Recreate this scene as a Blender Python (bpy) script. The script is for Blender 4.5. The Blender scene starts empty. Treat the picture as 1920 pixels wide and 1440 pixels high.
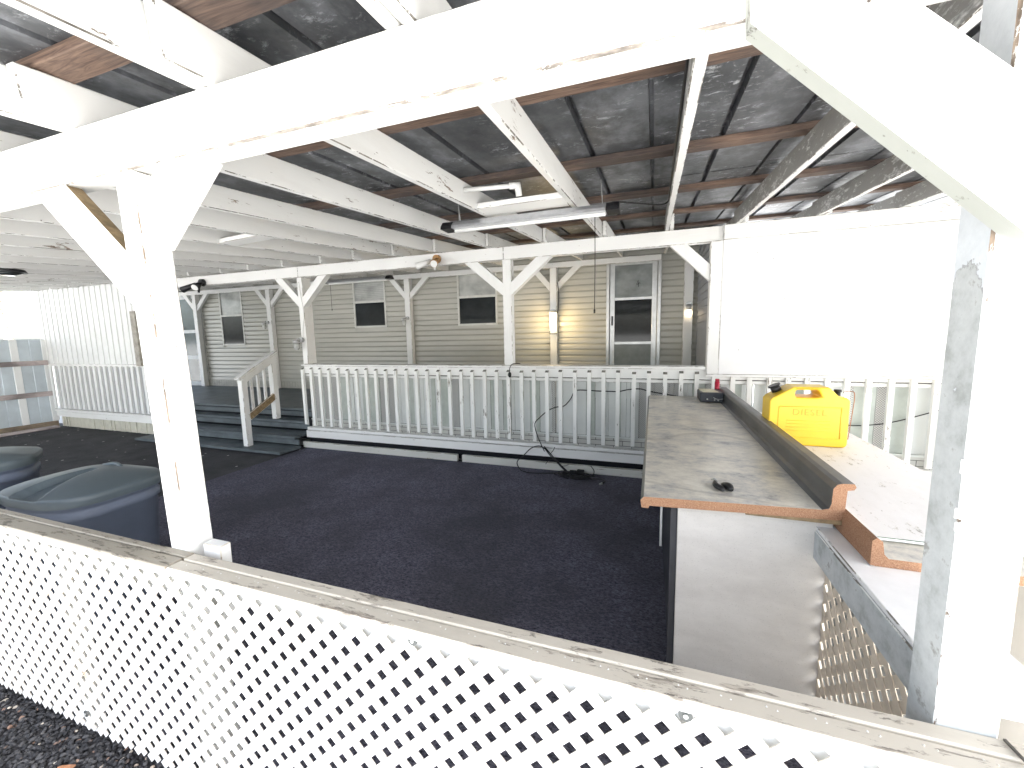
import bpy, math, random
from mathutils import Vector, Matrix, noise
random.seed(7)
scene = bpy.context.scene
col = scene.collection
R_ = math.radians

# ------------------------------------------------------------------ camera
cd = bpy.data.cameras.new("camera"); cam = bpy.data.objects.new("camera", cd); col.objects.link(cam)
cd.sensor_fit = 'HORIZONTAL'; cd.sensor_width = 36.0; cd.lens = 36.0 * 757 / 1920
cd.clip_start = 0.02; cd.clip_end = 2000
Rm = Matrix(((0.94457526, -0.02069327, 0.32764212), (0.3276803, 0.12046943, -0.9370767), (-0.02007968, 0.99250134, 0.12057322)))
cam.matrix_world = Matrix.Translation((0, 0, 1.6)) @ Rm.to_4x4()
scene.camera = cam

# ------------------------------------------------------------------ world, sun, exposure
SUN_EL, SUN_DIR = R_(46), Vector((0.97, -0.24, 0)).normalized()
w = bpy.data.worlds.new("World"); scene.world = w; w.use_nodes = True
nt = w.node_tree; bg = nt.nodes['Background']
sky = nt.nodes.new('ShaderNodeTexSky'); sky.sky_type = 'NISHITA'; sky.sun_disc = False
sky.sun_elevation = SUN_EL; sky.sun_rotation = math.atan2(SUN_DIR.x, SUN_DIR.y)
sky.air_density = 1.0; sky.dust_density = 3.0; sky.ozone_density = 1.0
hsv = nt.nodes.new('ShaderNodeHueSaturation'); hsv.inputs['Saturation'].default_value = 0.5
nt.links.new(sky.outputs[0], hsv.inputs['Color']); nt.links.new(hsv.outputs[0], bg.inputs[0]); bg.inputs[1].default_value = 0.15
sd = bpy.data.lights.new("sun", 'SUN'); sd.energy = 5.0; sd.angle = R_(0.5); sd.color = (1, 0.97, 0.93)
sun = bpy.data.objects.new("sun", sd); col.objects.link(sun)
sv = (SUN_DIR * math.cos(SUN_EL) + Vector((0, 0, math.sin(SUN_EL))))
sun.rotation_euler = sv.to_track_quat('Z', 'Y').to_euler()
scene.view_settings.view_transform = 'Standard'; scene.view_settings.look = 'None'
scene.view_settings.exposure = 2.62; scene.view_settings.gamma = 1.0
scene.cycles.max_bounces = 10; scene.cycles.diffuse_bounces = 6

# ------------------------------------------------------------------ helpers
class MB:
    def __init__(s): s.v = []; s.f = []; s.m = []; s.sm = []
    def face(s, idx, m=0, sm=False): s.f.append(tuple(idx)); s.m.append(m); s.sm.append(sm)
    def obox(s, c, ax, h, ch=0.003, m=0, mc=None):
        """chamfered box; ax = three unit axes, h = half sizes"""
        if mc is None: mc = m + 1
        c = Vector(c); ax = [Vector(a) for a in ax]
        if ax[0].cross(ax[1]).dot(ax[2]) < 0: ax[2] = -ax[2]
        ch = min(ch, 0.4 * min(h)); b = len(s.v); idx = {}
        for i in (-1, 1):
            for j in (-1, 1):
                for k in (-1, 1):
                    sg = (i, j, k)
                    for a in range(3):
                        p = c.copy()
                        for d in range(3):
                            p += ax[d] * (sg[d] * (h[d] - (0 if d == a else ch)))
                        idx[(sg, a)] = len(s.v); s.v.append(p)
        def quad(q, m_, nrm):
            p = [s.v[i] for i in q]
            n = (p[1] - p[0]).cross(p[2] - p[0])
            if n.dot(nrm) < 0: q = q[::-1]
            s.face(q, m_)
        for a in range(3):
            o1, o2 = (a + 1) % 3, (a + 2) % 3
            for sa in (-1, 1):
                q = []
                for (x, y) in ((-1, -1), (1, -1), (1, 1), (-1, 1)):
                    sg = [0, 0, 0]; sg[a] = sa; sg[o1] = x; sg[o2] = y
                    q.append(idx[(tuple(sg), a)])
                quad(q, m, ax[a] * sa)
        for a in range(3):
            o1, o2 = (a + 1) % 3, (a + 2) % 3
            for s1 in (-1, 1):
                for s2 in (-1, 1):
                    g = [0, 0, 0]; g[o1] = s1; g[o2] = s2
                    g0 = g[:]; g0[a] = -1; g1 = g[:]; g1[a] = 1
                    q = [idx[(tuple(g0), o1)], idx[(tuple(g1), o1)], idx[(tuple(g1), o2)], idx[(tuple(g0), o2)]]
                    quad(q, mc, ax[o1] * s1 + ax[o2] * s2)
        for i in (-1, 1):
            for j in (-1, 1):
                for k in (-1, 1):
                    quad([idx[((i, j, k), a)] for a in range(3)], mc, ax[0] * i + ax[1] * j + ax[2] * k)
        return s
    def box(s, a, b, ch=0.003, m=0, mc=None):
        a = Vector(a); b = Vector(b); c = (a + b) / 2; h = [abs(x) / 2 for x in (b - a)]
        return s.obox(c, ((1, 0, 0), (0, 1, 0), (0, 0, 1)), h, ch, m, mc)
    def bar(s, p0, p1, w, h, up=(0, 0, 1), ch=0.003, m=0, mc=None):
        p0 = Vector(p0); p1 = Vector(p1); d = (p1 - p0); L = d.length; d.normalize()
        sd = d.cross(Vector(up)).normalized(); u = sd.cross(d)
        return s.obox((p0 + p1) / 2, (d, sd, u), (L / 2, w / 2, h / 2), ch, m, mc)
    def tube(s, pts, r, seg=6, m=0, smooth=4, cap=True):
        pts = [Vector(p) for p in pts]
        if smooth > 1 and len(pts) > 2:
            q = []
            P = [pts[0]] + pts + [pts[-1]]
            for i in range(1, len(P) - 2):
                for k in range(smooth):
                    t = k / smooth; a, b, c, d = P[i - 1], P[i], P[i + 1], P[i + 2]
                    q.append(0.5 * ((2 * b) + (c - a) * t + (2 * a - 5 * b + 4 * c - d) * t * t + (3 * b - a - 3 * c + d) * t ** 3))
            q.append(pts[-1]); pts = q
        rings = []; prev = None
        for i, p in enumerate(pts):
            d = (pts[min(i + 1, len(pts) - 1)] - pts[max(i - 1, 0)])
            if d.length < 1e-9: d = Vector((0, 0, 1))
            d.normalize()
            if prev is None:
                u = d.orthogonal().normalized()
            else:
                u = (prev - d * prev.dot(d))
                u = u.normalized() if u.length > 1e-6 else d.orthogonal().normalized()
            prev = u; v = d.cross(u); ring = []
            rr = r(i / (len(pts) - 1)) if callable(r) else r
            for k in range(seg):
                a = 2 * math.pi * k / seg
                ring.append(len(s.v)); s.v.append(p + (u * math.cos(a) + v * math.sin(a)) * rr)
            rings.append(ring)
        for a, b in zip(rings, rings[1:]):
            for k in range(seg):
                s.face((a[k], a[(k + 1) % seg], b[(k + 1) % seg], b[k]), m, True)
        if cap:
            s.face(rings[0][::-1], m); s.face(rings[-1], m)
        return s
    def cyl(s, p0, p1, r0, r1=None, seg=20, m=0):
        r1 = r0 if r1 is None else r1
        return s.tube([p0, p1], lambda t: r0 + (r1 - r0) * t, seg, m, 1)
    def prism(s, prof, y0, y1, axis='y', m=0, mend=None, yf=None):
        """closed 2D profile (x,z) swept along y. yf(x) shifts the near end"""
        n = len(prof); b = len(s.v)
        def P(x, z, y):
            return Vector((x, y, z)) if axis == 'y' else Vector((y, x, z))
        for (x, z) in prof: s.v.append(P(x, z, y0 + (yf(x) if yf else 0)))
        for (x, z) in prof: s.v.append(P(x, z, y1))
        for k in range(n):
            k2 = (k + 1) % n; s.face((b + k, b + k2, b + n + k2, b + n + k), m)
        s.face([b + k for k in range(n)][::-1], m if mend is None else mend); s.face([b + n + k for k in range(n)], m if mend is None else mend)
        return s
    def quad(s, a, b, c, d, m=0):
        i = len(s.v); s.v += [Vector(a), Vector(b), Vector(c), Vector(d)]; s.face((i, i + 1, i + 2, i + 3), m); return s
    def build(s, name, mats, parent=None, label=None, cat=None, group=None, kind=None, origin=None):
        if not isinstance(mats, (list, tuple)): mats = [mats]
        mats = list(mats)
        mx = max(s.m) if s.m else 0
        while len(mats) <= mx: mats.append(mats[-1])
        off = Vector(parent.matrix_world.translation) if parent is not None and parent.get('_o') is None else Vector((0, 0, 0))
        if parent is not None: off = Vector(OFF[parent.name])
        if origin is not None: off = Vector(origin)
        me = bpy.data.meshes.new(name)
        me.from_pydata([tuple(v - off) for v in s.v], [], s.f)
        for mt in mats: me.materials.append(mt)
        me.polygons.foreach_set('material_index', s.m)
        me.polygons.foreach_set('use_smooth', s.sm)
        me.update()
        o = bpy.data.objects.new(name, me); col.objects.link(o)
        OFF[o.name] = tuple(off)
        if parent is not None: o.parent = parent
        elif origin is not None: o.location = origin
        tag(o, label, cat, group, kind)
        return o
OFF = {}
def tag(o, label=None, cat=None, group=None, kind=None):
    if label: o['label'] = label
    if cat: o['category'] = cat
    if group: o['group'] = group
    if kind: o['kind'] = kind
    return o
def thing(name, loc, label, cat, group=None):
    o = bpy.data.objects.new(name, None); col.objects.link(o); o.location = loc; o.empty_display_size = 0.1
    OFF[o.name] = tuple(loc)
    return tag(o, label, cat, group)

# ------------------------------------------------------------------ materials
def mat(name):
    m = bpy.data.materials.new(name); m.use_nodes = True
    t = m.node_tree; b = t.nodes['Principled BSDF']
    return m, t, b
def nn(t, k, **kw):
    n = t.nodes.new(k)
    for a, v in kw.items(): setattr(n, a, v)
    return n
def pos(t, scale=(1, 1, 1)):
    g = nn(t, 'ShaderNodeNewGeometry'); mp = nn(t, 'ShaderNodeMapping')
    mp.inputs['Scale'].default_value = scale
    t.links.new(g.outputs['Position'], mp.inputs['Vector']); return mp.outputs[0]
def noise_(t, vec, scale, detail=4, rough=0.6, dist=0):
    n = nn(t, 'ShaderNodeTexNoise'); n.inputs['Scale'].default_value = scale; n.inputs['Detail'].default_value = detail
    n.inputs['Roughness'].default_value = rough; n.inputs['Distortion'].default_value = dist
    t.links.new(vec, n.inputs['Vector']); return n.outputs['Fac']
def ramp(t, fac, stops):
    r = nn(t, 'ShaderNodeValToRGB'); el = r.color_ramp.elements
    while len(el) < len(stops): el.new(0.5)
    for e, (p, c) in zip(el, stops):
        e.position = p; e.color = (c if len(c) == 4 else (*c, 1)) if isinstance(c, (tuple, list)) else (c, c, c, 1)
    t.links.new(fac, r.inputs[0]); return r.outputs[0]
def mix(t, fac, a, b):
    m = nn(t, 'ShaderNodeMix', data_type='RGBA')
    if isinstance(fac, (int, float)): m.inputs[0].default_value = fac
    else: t.links.new(fac, m.inputs[0])
    for s, v in ((6, a), (7, b)):
        if isinstance(v, (tuple, list)): m.inputs[s].default_value = (*v[:3], 1)
        else: t.links.new(v, m.inputs[s])
    return m.outputs[2]
def bump(t, b, h, strength=0.3, dist=0.01):
    n = nn(t, 'ShaderNodeBump'); n.inputs['Strength'].default_value = strength; n.inputs['Distance'].default_value = dist
    t.links.new(h, n.inputs['Height']); t.links.new(n.outputs[0], b.inputs['Normal'])
def plain(name, c, rough=0.5, metal=0.0, var=0.12, sc=12, bmp=0.0):
    m, t, b = mat(name); b.inputs['Roughness'].default_value = rough; b.inputs['Metallic'].default_value = metal
    n = noise_(t, pos(t), sc, 5)
    lo = tuple(x * (1 - var) for x in c); hi = tuple(min(1, x * (1 + var)) for x in c)
    t.links.new(ramp(t, n, [(0.3, lo), (0.7, hi)]), b.inputs['Base Color'])
    if bmp: bump(t, b, noise_(t, pos(t), sc * 8, 3), bmp, 0.004)
    return m
def paint(name, base=(0.8, 0.8, 0.78), chip=0.68, under=(0.2, 0.15, 0.11), stretch=(1, 1, 1), dots=True, dirt=0.25, dirtcol=(0.45, 0.43, 0.38)):
    m, t, b = mat(name); b.inputs['Roughness'].default_value = 0.55
    v = pos(t, stretch)
    d = noise_(t, pos(t, tuple(x * 0.6 for x in stretch)), 5, 6, 0.7)
    c = mix(t, ramp(t, d, [(0.5, 0.0), (0.8, dirt)]), base, dirtcol)
    n1 = noise_(t, v, 18, 8, 0.75, 0.3)
    n2 = noise_(t, pos(t), 2.1, 3)
    add = nn(t, 'ShaderNodeMath', operation='MULTIPLY_ADD'); t.links.new(n2, add.inputs[0]); add.inputs[1].default_value = 0.45; t.links.new(n1, add.inputs[2])
    msk = ramp(t, add.outputs[0], [(chip + 0.225, 0.0), (chip + 0.245, 1.0)])
    un = ramp(t, noise_(t, v, 60, 3), [(0.35, tuple(x * 0.5 for x in under)), (0.7, tuple(x * 1.7 for x in under))])
    c = mix(t, msk, c, un)
    if dots:
        vo = nn(t, 'ShaderNodeTexVoronoi'); vo.inputs['Scale'].default_value = 9; t.links.new(pos(t), vo.inputs['Vector'])
        dm = ramp(t, vo.outputs['Distance'], [(0.028, 1.0), (0.04, 0.0)])
        c = mix(t, dm, c, (0.08, 0.06, 0.05))
    t.links.new(c, b.inputs['Base Color'])
    inv = nn(t, 'ShaderNodeMath', operation='SUBTRACT'); inv.inputs[0].default_value = 1; t.links.new(msk, inv.inputs[1])
    bump(t, b, inv.outputs[0], 0.35, 0.002)
    return m
WHITE_Y = paint('white_paint_rafters', stretch=(1.5, 0.25, 1.5), chip=0.66)
EDGE_Y = paint('chipped_edge_rafters', stretch=(1.5, 0.35, 1.5), chip=0.50, under=(0.17, 0.155, 0.135), dots=False)
WHITE_X = paint('white_paint_beams', stretch=(0.25, 1.5, 1.5), chip=0.70)
EDGE_X = paint('chipped_edge_beams', stretch=(0.35, 1.5, 1.5), chip=0.47, under=(0.24, 0.21, 0.18), dots=False)
WHITE_Z = paint('white_paint_posts', stretch=(1.5, 1.5, 0.3), chip=0.72)
EDGE_Z = paint('chipped_edge_posts', stretch=(1.5, 1.5, 0.4), chip=0.50, dots=False)
def grey_post():
    m, t, b = mat('blistered_grey_post_paint'); b.inputs['Roughness'].default_value = 0.6
    n = noise_(t, pos(t, (1, 1, 0.7)), 9, 8, 0.62); g = nn(t, 'ShaderNodeNewGeometry'); sx = nn(t, 'ShaderNodeSeparateXYZ'); t.links.new(g.outputs['Position'], sx.inputs[0])
    a1 = nn(t, 'ShaderNodeMath', operation='MULTIPLY_ADD'); t.links.new(n, a1.inputs[0]); a1.inputs[1].default_value = -1.9; t.links.new(sx.outputs['Z'], a1.inputs[2])
    f = nn(t, 'ShaderNodeMapRange'); f.inputs[1].default_value = 0.0; f.inputs[2].default_value = 2.0; t.links.new(a1.outputs[0], f.inputs[0])
    lo = ramp(t, noise_(t, pos(t), 14, 7, 0.7), [(0.36, (0.34, 0.355, 0.35)), (0.48, (0.45, 0.47, 0.475)), (0.60, (0.51, 0.53, 0.535)), (0.66, (0.30, 0.30, 0.29))])
    hi = ramp(t, noise_(t, pos(t), 20, 6, 0.7), [(0.3, (0.56, 0.59, 0.62)), (0.66, (0.66, 0.69, 0.72)), (0.70, (0.42, 0.42, 0.42))])
    c = mix(t, ramp(t, f.outputs[0], [(0.35, 0.0), (0.356, 1.0)]), lo, hi)
    c = mix(t, ramp(t, f.outputs[0], [(0.340, 0.0), (0.352, 0.9), (0.362, 0.0)]), c, (0.25, 0.25, 0.26))
    t.links.new(c, b.inputs['Base Color']); bump(t, b, f.outputs[0], 0.3, 0.01); return m
GREYP = grey_post()
BAL = paint('white_baluster_paint', base=(0.84, 0.84, 0.81), stretch=(2, 2, 0.3), chip=0.62, under=(0.25, 0.22, 0.18), dirt=0.45)
LAT = paint('white_vinyl_lattice', base=(0.80, 0.80, 0.79), chip=0.66, under=(0.42, 0.36, 0.28), dots=True, dirt=0.75, dirtcol=(0.50, 0.40, 0.24))
LATS = plain('lattice_slat_core', (0.62, 0.56, 0.48), 0.7)
LATB = plain('tan_weathered_lattice', (0.62, 0.54, 0.44), 0.8, var=0.2, sc=8)
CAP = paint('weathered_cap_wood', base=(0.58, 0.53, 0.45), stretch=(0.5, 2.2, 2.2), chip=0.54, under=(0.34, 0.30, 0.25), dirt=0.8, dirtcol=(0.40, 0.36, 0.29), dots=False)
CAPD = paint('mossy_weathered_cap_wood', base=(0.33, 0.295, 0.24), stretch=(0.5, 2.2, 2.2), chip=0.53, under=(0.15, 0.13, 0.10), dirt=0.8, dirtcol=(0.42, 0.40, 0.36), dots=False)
BOARD = paint('peeling_white_board', base=(0.8, 0.8, 0.8), stretch=(2.2, 0.9, 1), chip=0.60, under=(0.55, 0.54, 0.50), dots=False)
def wood(name, c1, c2, stretch, sc=14):
    m, t, b = mat(name); b.inputs['Roughness'].default_value = 0.75
    v = pos(t, stretch); n = noise_(t, v, sc, 6, 0.65, 1.6)
    c = ramp(t, n, [(0.32, c1), (0.5, tuple((x + y) / 2 for x, y in zip(c1, c2))), (0.68, c2)])
    dk = ramp(t, noise_(t, pos(t), 1.7, 4), [(0.42, 0.0), (0.62, 0.65)])
    c = mix(t, dk, c, (0.035, 0.033, 0.035))
    t.links.new(c, b.inputs['Base Color']); bump(t, b, n, 0.4, 0.003); return m
PURL = wood('brown_purlin_wood', (0.055, 0.032, 0.025), (0.22, 0.145, 0.105), (0.35, 5, 5), 11)
RAILW = wood('weathered_brown_rail', (0.40, 0.34, 0.33), (0.58, 0.50, 0.48), (5, 0.4, 5))
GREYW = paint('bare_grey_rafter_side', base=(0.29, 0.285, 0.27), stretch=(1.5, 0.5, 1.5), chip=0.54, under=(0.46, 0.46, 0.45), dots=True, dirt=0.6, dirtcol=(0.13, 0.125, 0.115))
OLIVE = plain('bare_aged_wood', (0.25, 0.18, 0.10), 0.8, var=0.4, sc=25)
# galvanised roof
def metal_roof():
    m, t, b = mat('aged_galvanised_sheet'); b.inputs['Roughness'].default_value = 0.5; b.inputs['Metallic'].default_value = 0.35
    v = pos(t, (1.0, 0.7, 1))
    n = noise_(t, v, 2.4, 7, 0.68)
    c = ramp(t, n, [(0.34, (0.035, 0.038, 0.042)), (0.5, (0.095, 0.10, 0.108)), (0.62, (0.22, 0.23, 0.25))])
    s = ramp(t, noise_(t, pos(t, (1, 1.6, 1)), 14, 9, 0.78, 0.5), [(0.54, 0.0), (0.66, 0.9)])
    k = ramp(t, noise_(t, pos(t), 2.6, 3), [(0.46, 0.0), (0.60, 1.0)])
    mm = nn(t, 'ShaderNodeMath', operation='MULTIPLY'); t.links.new(s, mm.inputs[0]); t.links.new(k, mm.inputs[1])
    c = mix(t, mm.outputs[0], c, (0.62, 0.64, 0.68))
    t.links.new(c, b.inputs['Base Color']); bump(t, b, noise_(t, pos(t), 3, 3), 0.25, 0.02); return m
ROOF = metal_roof()
def siding():
    m, t, b = mat('cream_lap_siding'); b.inputs['Roughness'].default_value = 0.30
    n = noise_(t, pos(t, (0.3, 1, 2)), 4, 5)
    c = ramp(t, n, [(0.3, (0.43, 0.425, 0.38)), (0.7, (0.51, 0.50, 0.45))])
    t.links.new(c, b.inputs['Base Color']); return m
SIDING = siding()
VINYL = plain('white_ribbed_panel', (0.78, 0.79, 0.78), 0.45, var=0.04, sc=3)
WPANEL = paint('white_upper_panel', base=(0.84, 0.84, 0.84), chip=0.9, dots=True, dirt=0.15)
FENCEM = plain('blue_grey_sheet_metal', (0.52, 0.58, 0.62), 0.4, metal=0.1, var=0.12, sc=3)
ALU = plain('aluminium_frame', (0.55, 0.56, 0.56), 0.35, metal=0.7, var=0.1)
ALUW = plain('white_window_frame', (0.62, 0.62, 0.58), 0.4, var=0.1)
BLK = plain('black_plastic', (0.012, 0.012, 0.014), 0.4, var=0.2)
CORD = plain('black_cord_rubber', (0.006, 0.006, 0.007), 0.5)
PVC = plain('white_pvc', (0.8, 0.8, 0.78), 0.3, var=0.04)
REFL = plain('brushed_reflector', (0.55, 0.56, 0.58), 0.3, metal=0.6, var=0.08, sc=30)
GOLD = plain('tarnished_brass', (0.42, 0.24, 0.10), 0.45, metal=0.5, var=0.3, sc=60)
BIN = plain('dark_teal_bin_plastic', (0.09, 0.115, 0.13), 0.40, var=0.08, sc=4)
BINB = plain('blue_grey_bin_body', (0.12, 0.145, 0.20), 0.5, var=0.1, sc=4)
DECK = plain('slate_grey_deck_paint', (0.095, 0.115, 0.125), 0.5, var=0.3, sc=5)
LAMIN_S = plain('counter_drop_edge', (0.13, 0.13, 0.115), 0.4, var=0.2)
RED = plain('red_plastic', (0.45, 0.02, 0.05), 0.35)
STEEL = plain('zinc_washer', (0.075, 0.08, 0.078), 0.45, metal=0.0, var=0.2, sc=80)
GAPSHADE = plain('painted_gap_shade', (0.006, 0.007, 0.010), 0.9)  # near-black colour standing in for shade behind gaps
JUG = plain('yellow_fuel_plastic', (0.86, 0.57, 0.04), 0.38, var=0.06, sc=6)
def glass(name, c, rough=0.08, spec=0.5, blinds=None, cloudy=0.0):
    m, t, b = mat(name); b.inputs['Roughness'].default_value = rough
    b.inputs['IOR'].default_value = 1.5; b.inputs['Specular IOR Level'].default_value = spec
    n = noise_(t, pos(t, (1, 1, 1.5)), 3, 3)
    cc = ramp(t, n, [(0.35, tuple(x * 0.75 for x in c)), (0.65, tuple(x * 1.2 for x in c))])
    if blinds:
        wv = nn(t, 'ShaderNodeTexWave', bands_direction='Z'); wv.inputs['Scale'].default_value = blinds
        t.links.new(pos(t), wv.inputs['Vector'])
        cc = mix(t, ramp(t, wv.outputs['Fac'], [(0.1, 0.4), (0.4, 0.0)]), cc, tuple(x * 0.5 for x in c))
    t.links.new(cc, b.inputs['Base Color']); return m
GL_D = glass('dark_window_pane', (0.022, 0.026, 0.028), 0.06, 0.28)
GL_G = glass('curtained_window_pane', (0.46, 0.47, 0.45), 0.12)
GL_B = glass('window_pane_with_blinds', (0.46, 0.47, 0.45), 0.12, blinds=9)
GL_DG = glass('grey_storm_door_pane', (0.26, 0.28, 0.28), 0.15)
GL_T = glass('teal_door_pane', (0.06, 0.085, 0.09), 0.1)
CLEAR = glass('clear_jar_glass', (0.55, 0.56, 0.54), 0.08, 0.8)
def emit(name, c, s):
    m, t, b = mat(name); b.inputs['Base Color'].default_value = (*c, 1)
    b.inputs['Emission Color'].default_value = (*c, 1); b.inputs['Emission Strength'].default_value = s; return m
LAMPON = emit('lit_lamp_globe', (1.0, 0.80, 0.45), 1.1)
BULBON = emit('lit_bulb', (1.0, 0.8, 0.55), 0.8)
# carpet
def carpet():
    m, t, b = mat('charcoal_outdoor_carpet'); b.inputs['Roughness'].default_value = 0.95; b.inputs['Specular IOR Level'].default_value = 0.1
    n = noise_(t, pos(t, (1, 2.0, 1)), 55, 4, 0.8); n2 = noise_(t, pos(t), 1.2, 4)
    c = ramp(t, n, [(0.34, (0.022, 0.022, 0.032)), (0.66, (0.235, 0.23, 0.30))])
    c = mix(t, ramp(t, n2, [(0.38, 0.0), (0.62, 0.7)]), c, (0.07, 0.07, 0.08))
    vo = nn(t, 'ShaderNodeTexVoronoi'); vo.inputs['Scale'].default_value = 5; t.links.new(pos(t), vo.inputs['Vector'])
    c = mix(t, ramp(t, vo.outputs['Distance'], [(0.018, 0.7), (0.03, 0.0)]), c, (0.3, 0.3, 0.3))
    t.links.new(c, b.inputs['Base Color']); bump(t, b, noise_(t, pos(t), 400, 2), 0.6, 0.003); return m
CARPET = carpet()
def asphalt():
    m, t, b = mat('old_asphalt'); b.inputs['Roughness'].default_value = 0.85
    n = noise_(t, pos(t), 3, 7, 0.7)
    c = ramp(t, n, [(0.3, (0.016, 0.016, 0.020)), (0.7, (0.055, 0.053, 0.056))])
    vo = nn(t, 'ShaderNodeTexVoronoi'); vo.inputs['Scale'].default_value = 6; t.links.new(pos(t), vo.inputs['Vector'])
    n3 = noise_(t, pos(t), 40, 2)
    ad = nn(t, 'ShaderNodeMath', operation='MULTIPLY_ADD'); t.links.new(n3, ad.inputs[0]); ad.inputs[1].default_value = 0.06; t.links.new(vo.outputs['Distance'], ad.inputs[2])
    c = mix(t, ramp(t, ad.outputs[0], [(0.115, 1.0), (0.13, 0.0)]), c, (0.45, 0.44, 0.42))
    t.links.new(c, b.inputs['Base Color']); bump(t, b, noise_(t, pos(t), 60, 5), 0.9, 0.01); return m
ASPH = asphalt()
def pale_ground():
    m, t, b = mat('pale_sunlit_sand'); b.inputs['Roughness'].default_value = 0.95
    n = noise_(t, pos(t), 0.7, 8, 0.7)
    t.links.new(ramp(t, n, [(0.3, (0.44, 0.44, 0.43)), (0.7, (0.60, 0.60, 0.58))]), b.inputs['Base Color']); return m
SAND = pale_ground()
def pebble():
    m, t, b = mat('black_gravel_stone'); b.inputs['Roughness'].default_value = 0.7
    g = nn(t, 'ShaderNodeNewGeometry')
    c = ramp(t, g.outputs['Random Per Island'], [(0.0, (0.008, 0.008, 0.010)), (0.6, (0.03, 0.03, 0.034)), (0.95, (0.075, 0.073, 0.075)), (0.975, (0.22, 0.13, 0.09)), (0.99, (0.5, 0.45, 0.38))])
    t.links.new(c, b.inputs['Base Color']); return m
PEB = pebble()
def laminate():
    m, t, b = mat('worn_countertop_laminate'); b.inputs['Roughness'].default_value = 0.30; b.inputs['Specular IOR Level'].default_value = 0.35
    n = noise_(t, pos(t, (1.0, 1.35, 1)), 4.2, 10, 0.78, 0.1)
    c = ramp(t, n, [(0.36, (0.20, 0.19, 0.20)), (0.43, (0.42, 0.41, 0.39)), (0.52, (0.60, 0.565, 0.49)), (0.68, (0.76, 0.73, 0.65))])
    wv = nn(t, 'ShaderNodeTexWave', bands_direction='Y'); wv.inputs['Scale'].default_value = 0.28; wv.inputs['Distortion'].default_value = 14
    wv.inputs['Detail'].default_value = 3; wv.inputs['Detail Scale'].default_value = 1.2; t.links.new(pos(t), wv.inputs['Vector'])
    c = mix(t, ramp(t, wv.outputs['Fac'], [(0.0, 0.3), (0.002, 0.0)]), c, (0.14, 0.12, 0.11))
    t.links.new(c, b.inputs['Base Color']); return m
LAMIN = laminate()
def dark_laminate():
    m, t, b = mat('dark_backsplash_laminate'); b.inputs['Roughness'].default_value = 0.4  # dark grey tone used on the backsplash faces only
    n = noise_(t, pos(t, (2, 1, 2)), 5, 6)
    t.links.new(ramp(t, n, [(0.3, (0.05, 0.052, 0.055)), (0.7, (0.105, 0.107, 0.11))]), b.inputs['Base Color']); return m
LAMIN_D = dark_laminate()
def particle():
    m, t, b = mat('orange_particle_board'); b.inputs['Roughness'].default_value = 0.9
    n = noise_(t, pos(t), 260, 5, 0.8)
    c = ramp(t, n, [(0.3, (0.17, 0.085, 0.045)), (0.5, (0.33, 0.175, 0.10)), (0.7, (0.47, 0.29, 0.18))])
    t.links.new(c, b.inputs['Base Color']); bump(t, b, n, 0.6, 0.003); return m
PART = particle()
def cabinet():
    m, t, b = mat('grimy_white_cabinet_panel'); b.inputs['Roughness'].default_value = 0.35
    n = noise_(t, pos(t, (1, 1, 2.5)), 3, 7, 0.7)
    c = ramp(t, n, [(0.3, (0.54, 0.51, 0.475)), (0.7, (0.68, 0.65, 0.61))])
    wv = nn(t, 'ShaderNodeTexNoise'); wv.inputs['Scale'].default_value = 220; t.links.new(pos(t), wv.inputs['Vector'])
    c = mix(t, ramp(t, wv.outputs['Fac'], [(0.62, 0.0), (0.75, 0.3)]), c, (0.15, 0.13, 0.12))
    t.links.new(c, b.inputs['Base Color']); return m
CAB = cabinet()
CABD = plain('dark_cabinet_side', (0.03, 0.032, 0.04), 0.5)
CABG = plain('grey_cabinet_edge', (0.045, 0.045, 0.05), 0.5)
def perforated():
    m, t, b = mat('perforated_grey_strip'); b.inputs['Roughness'].default_value = 0.5
    ck = nn(t, 'ShaderNodeTexChecker'); ck.inputs['Scale'].default_value = 90; t.links.new(pos(t), ck.inputs['Vector'])
    ck.inputs['Color1'].default_value = (0.55, 0.55, 0.53, 1); ck.inputs['Color2'].default_value = (0.30, 0.30, 0.29, 1)
    t.links.new(ck.outputs[0], b.inputs['Base Color']); return m
PERF = perforated()
def brickp():
    m, t, b = mat('white_brick_embossed_panel'); b.inputs['Roughness'].default_value = 0.6
    br = nn(t, 'ShaderNodeTexBrick'); br.inputs['Scale'].default_value = 1.0
    br.inputs['Brick Width'].default_value = 0.2; br.inputs['Row Height'].default_value = 0.055; br.inputs['Mortar Size'].default_value = 0.003
    br.inputs['Color1'].default_value = (0.60, 0.60, 0.56, 1); br.inputs['Color2'].default_value = (0.52, 0.52, 0.49, 1); br.inputs['Mortar'].default_value = (0.08, 0.08, 0.07, 1)
    mp = nn(t, 'ShaderNodeMapping'); mp.inputs['Rotation'].default_value = (R_(-90), 0, 0)
    g = nn(t, 'ShaderNodeNewGeometry'); t.links.new(g.outputs['Position'], mp.inputs[0]); t.links.new(mp.outputs[0], br.inputs['Vector'])
    t.links.new(br.outputs[0], b.inputs['Base Color']); return m
BRICK = brickp()
MOSS = plain('mossy_green_edge', (0.10, 0.16, 0.10), 0.9, var=0.5, sc=60)

# ------------------------------------------------------------------ ground
m = MB(); m.quad((-300, -300, -0.02), (300, -300, -0.02), (300, 300, -0.02), (-300, 300, -0.02)); m.build('ground', SAND, kind='structure')
m = MB(); m.quad((-13.5, 0.30, -0.004), (0.72, 0.30, -0.004), (0.72, 4.62, -0.004), (-13.5, 4.62, -0.004)); m.build('pavement', ASPH, kind='structure')
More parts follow.
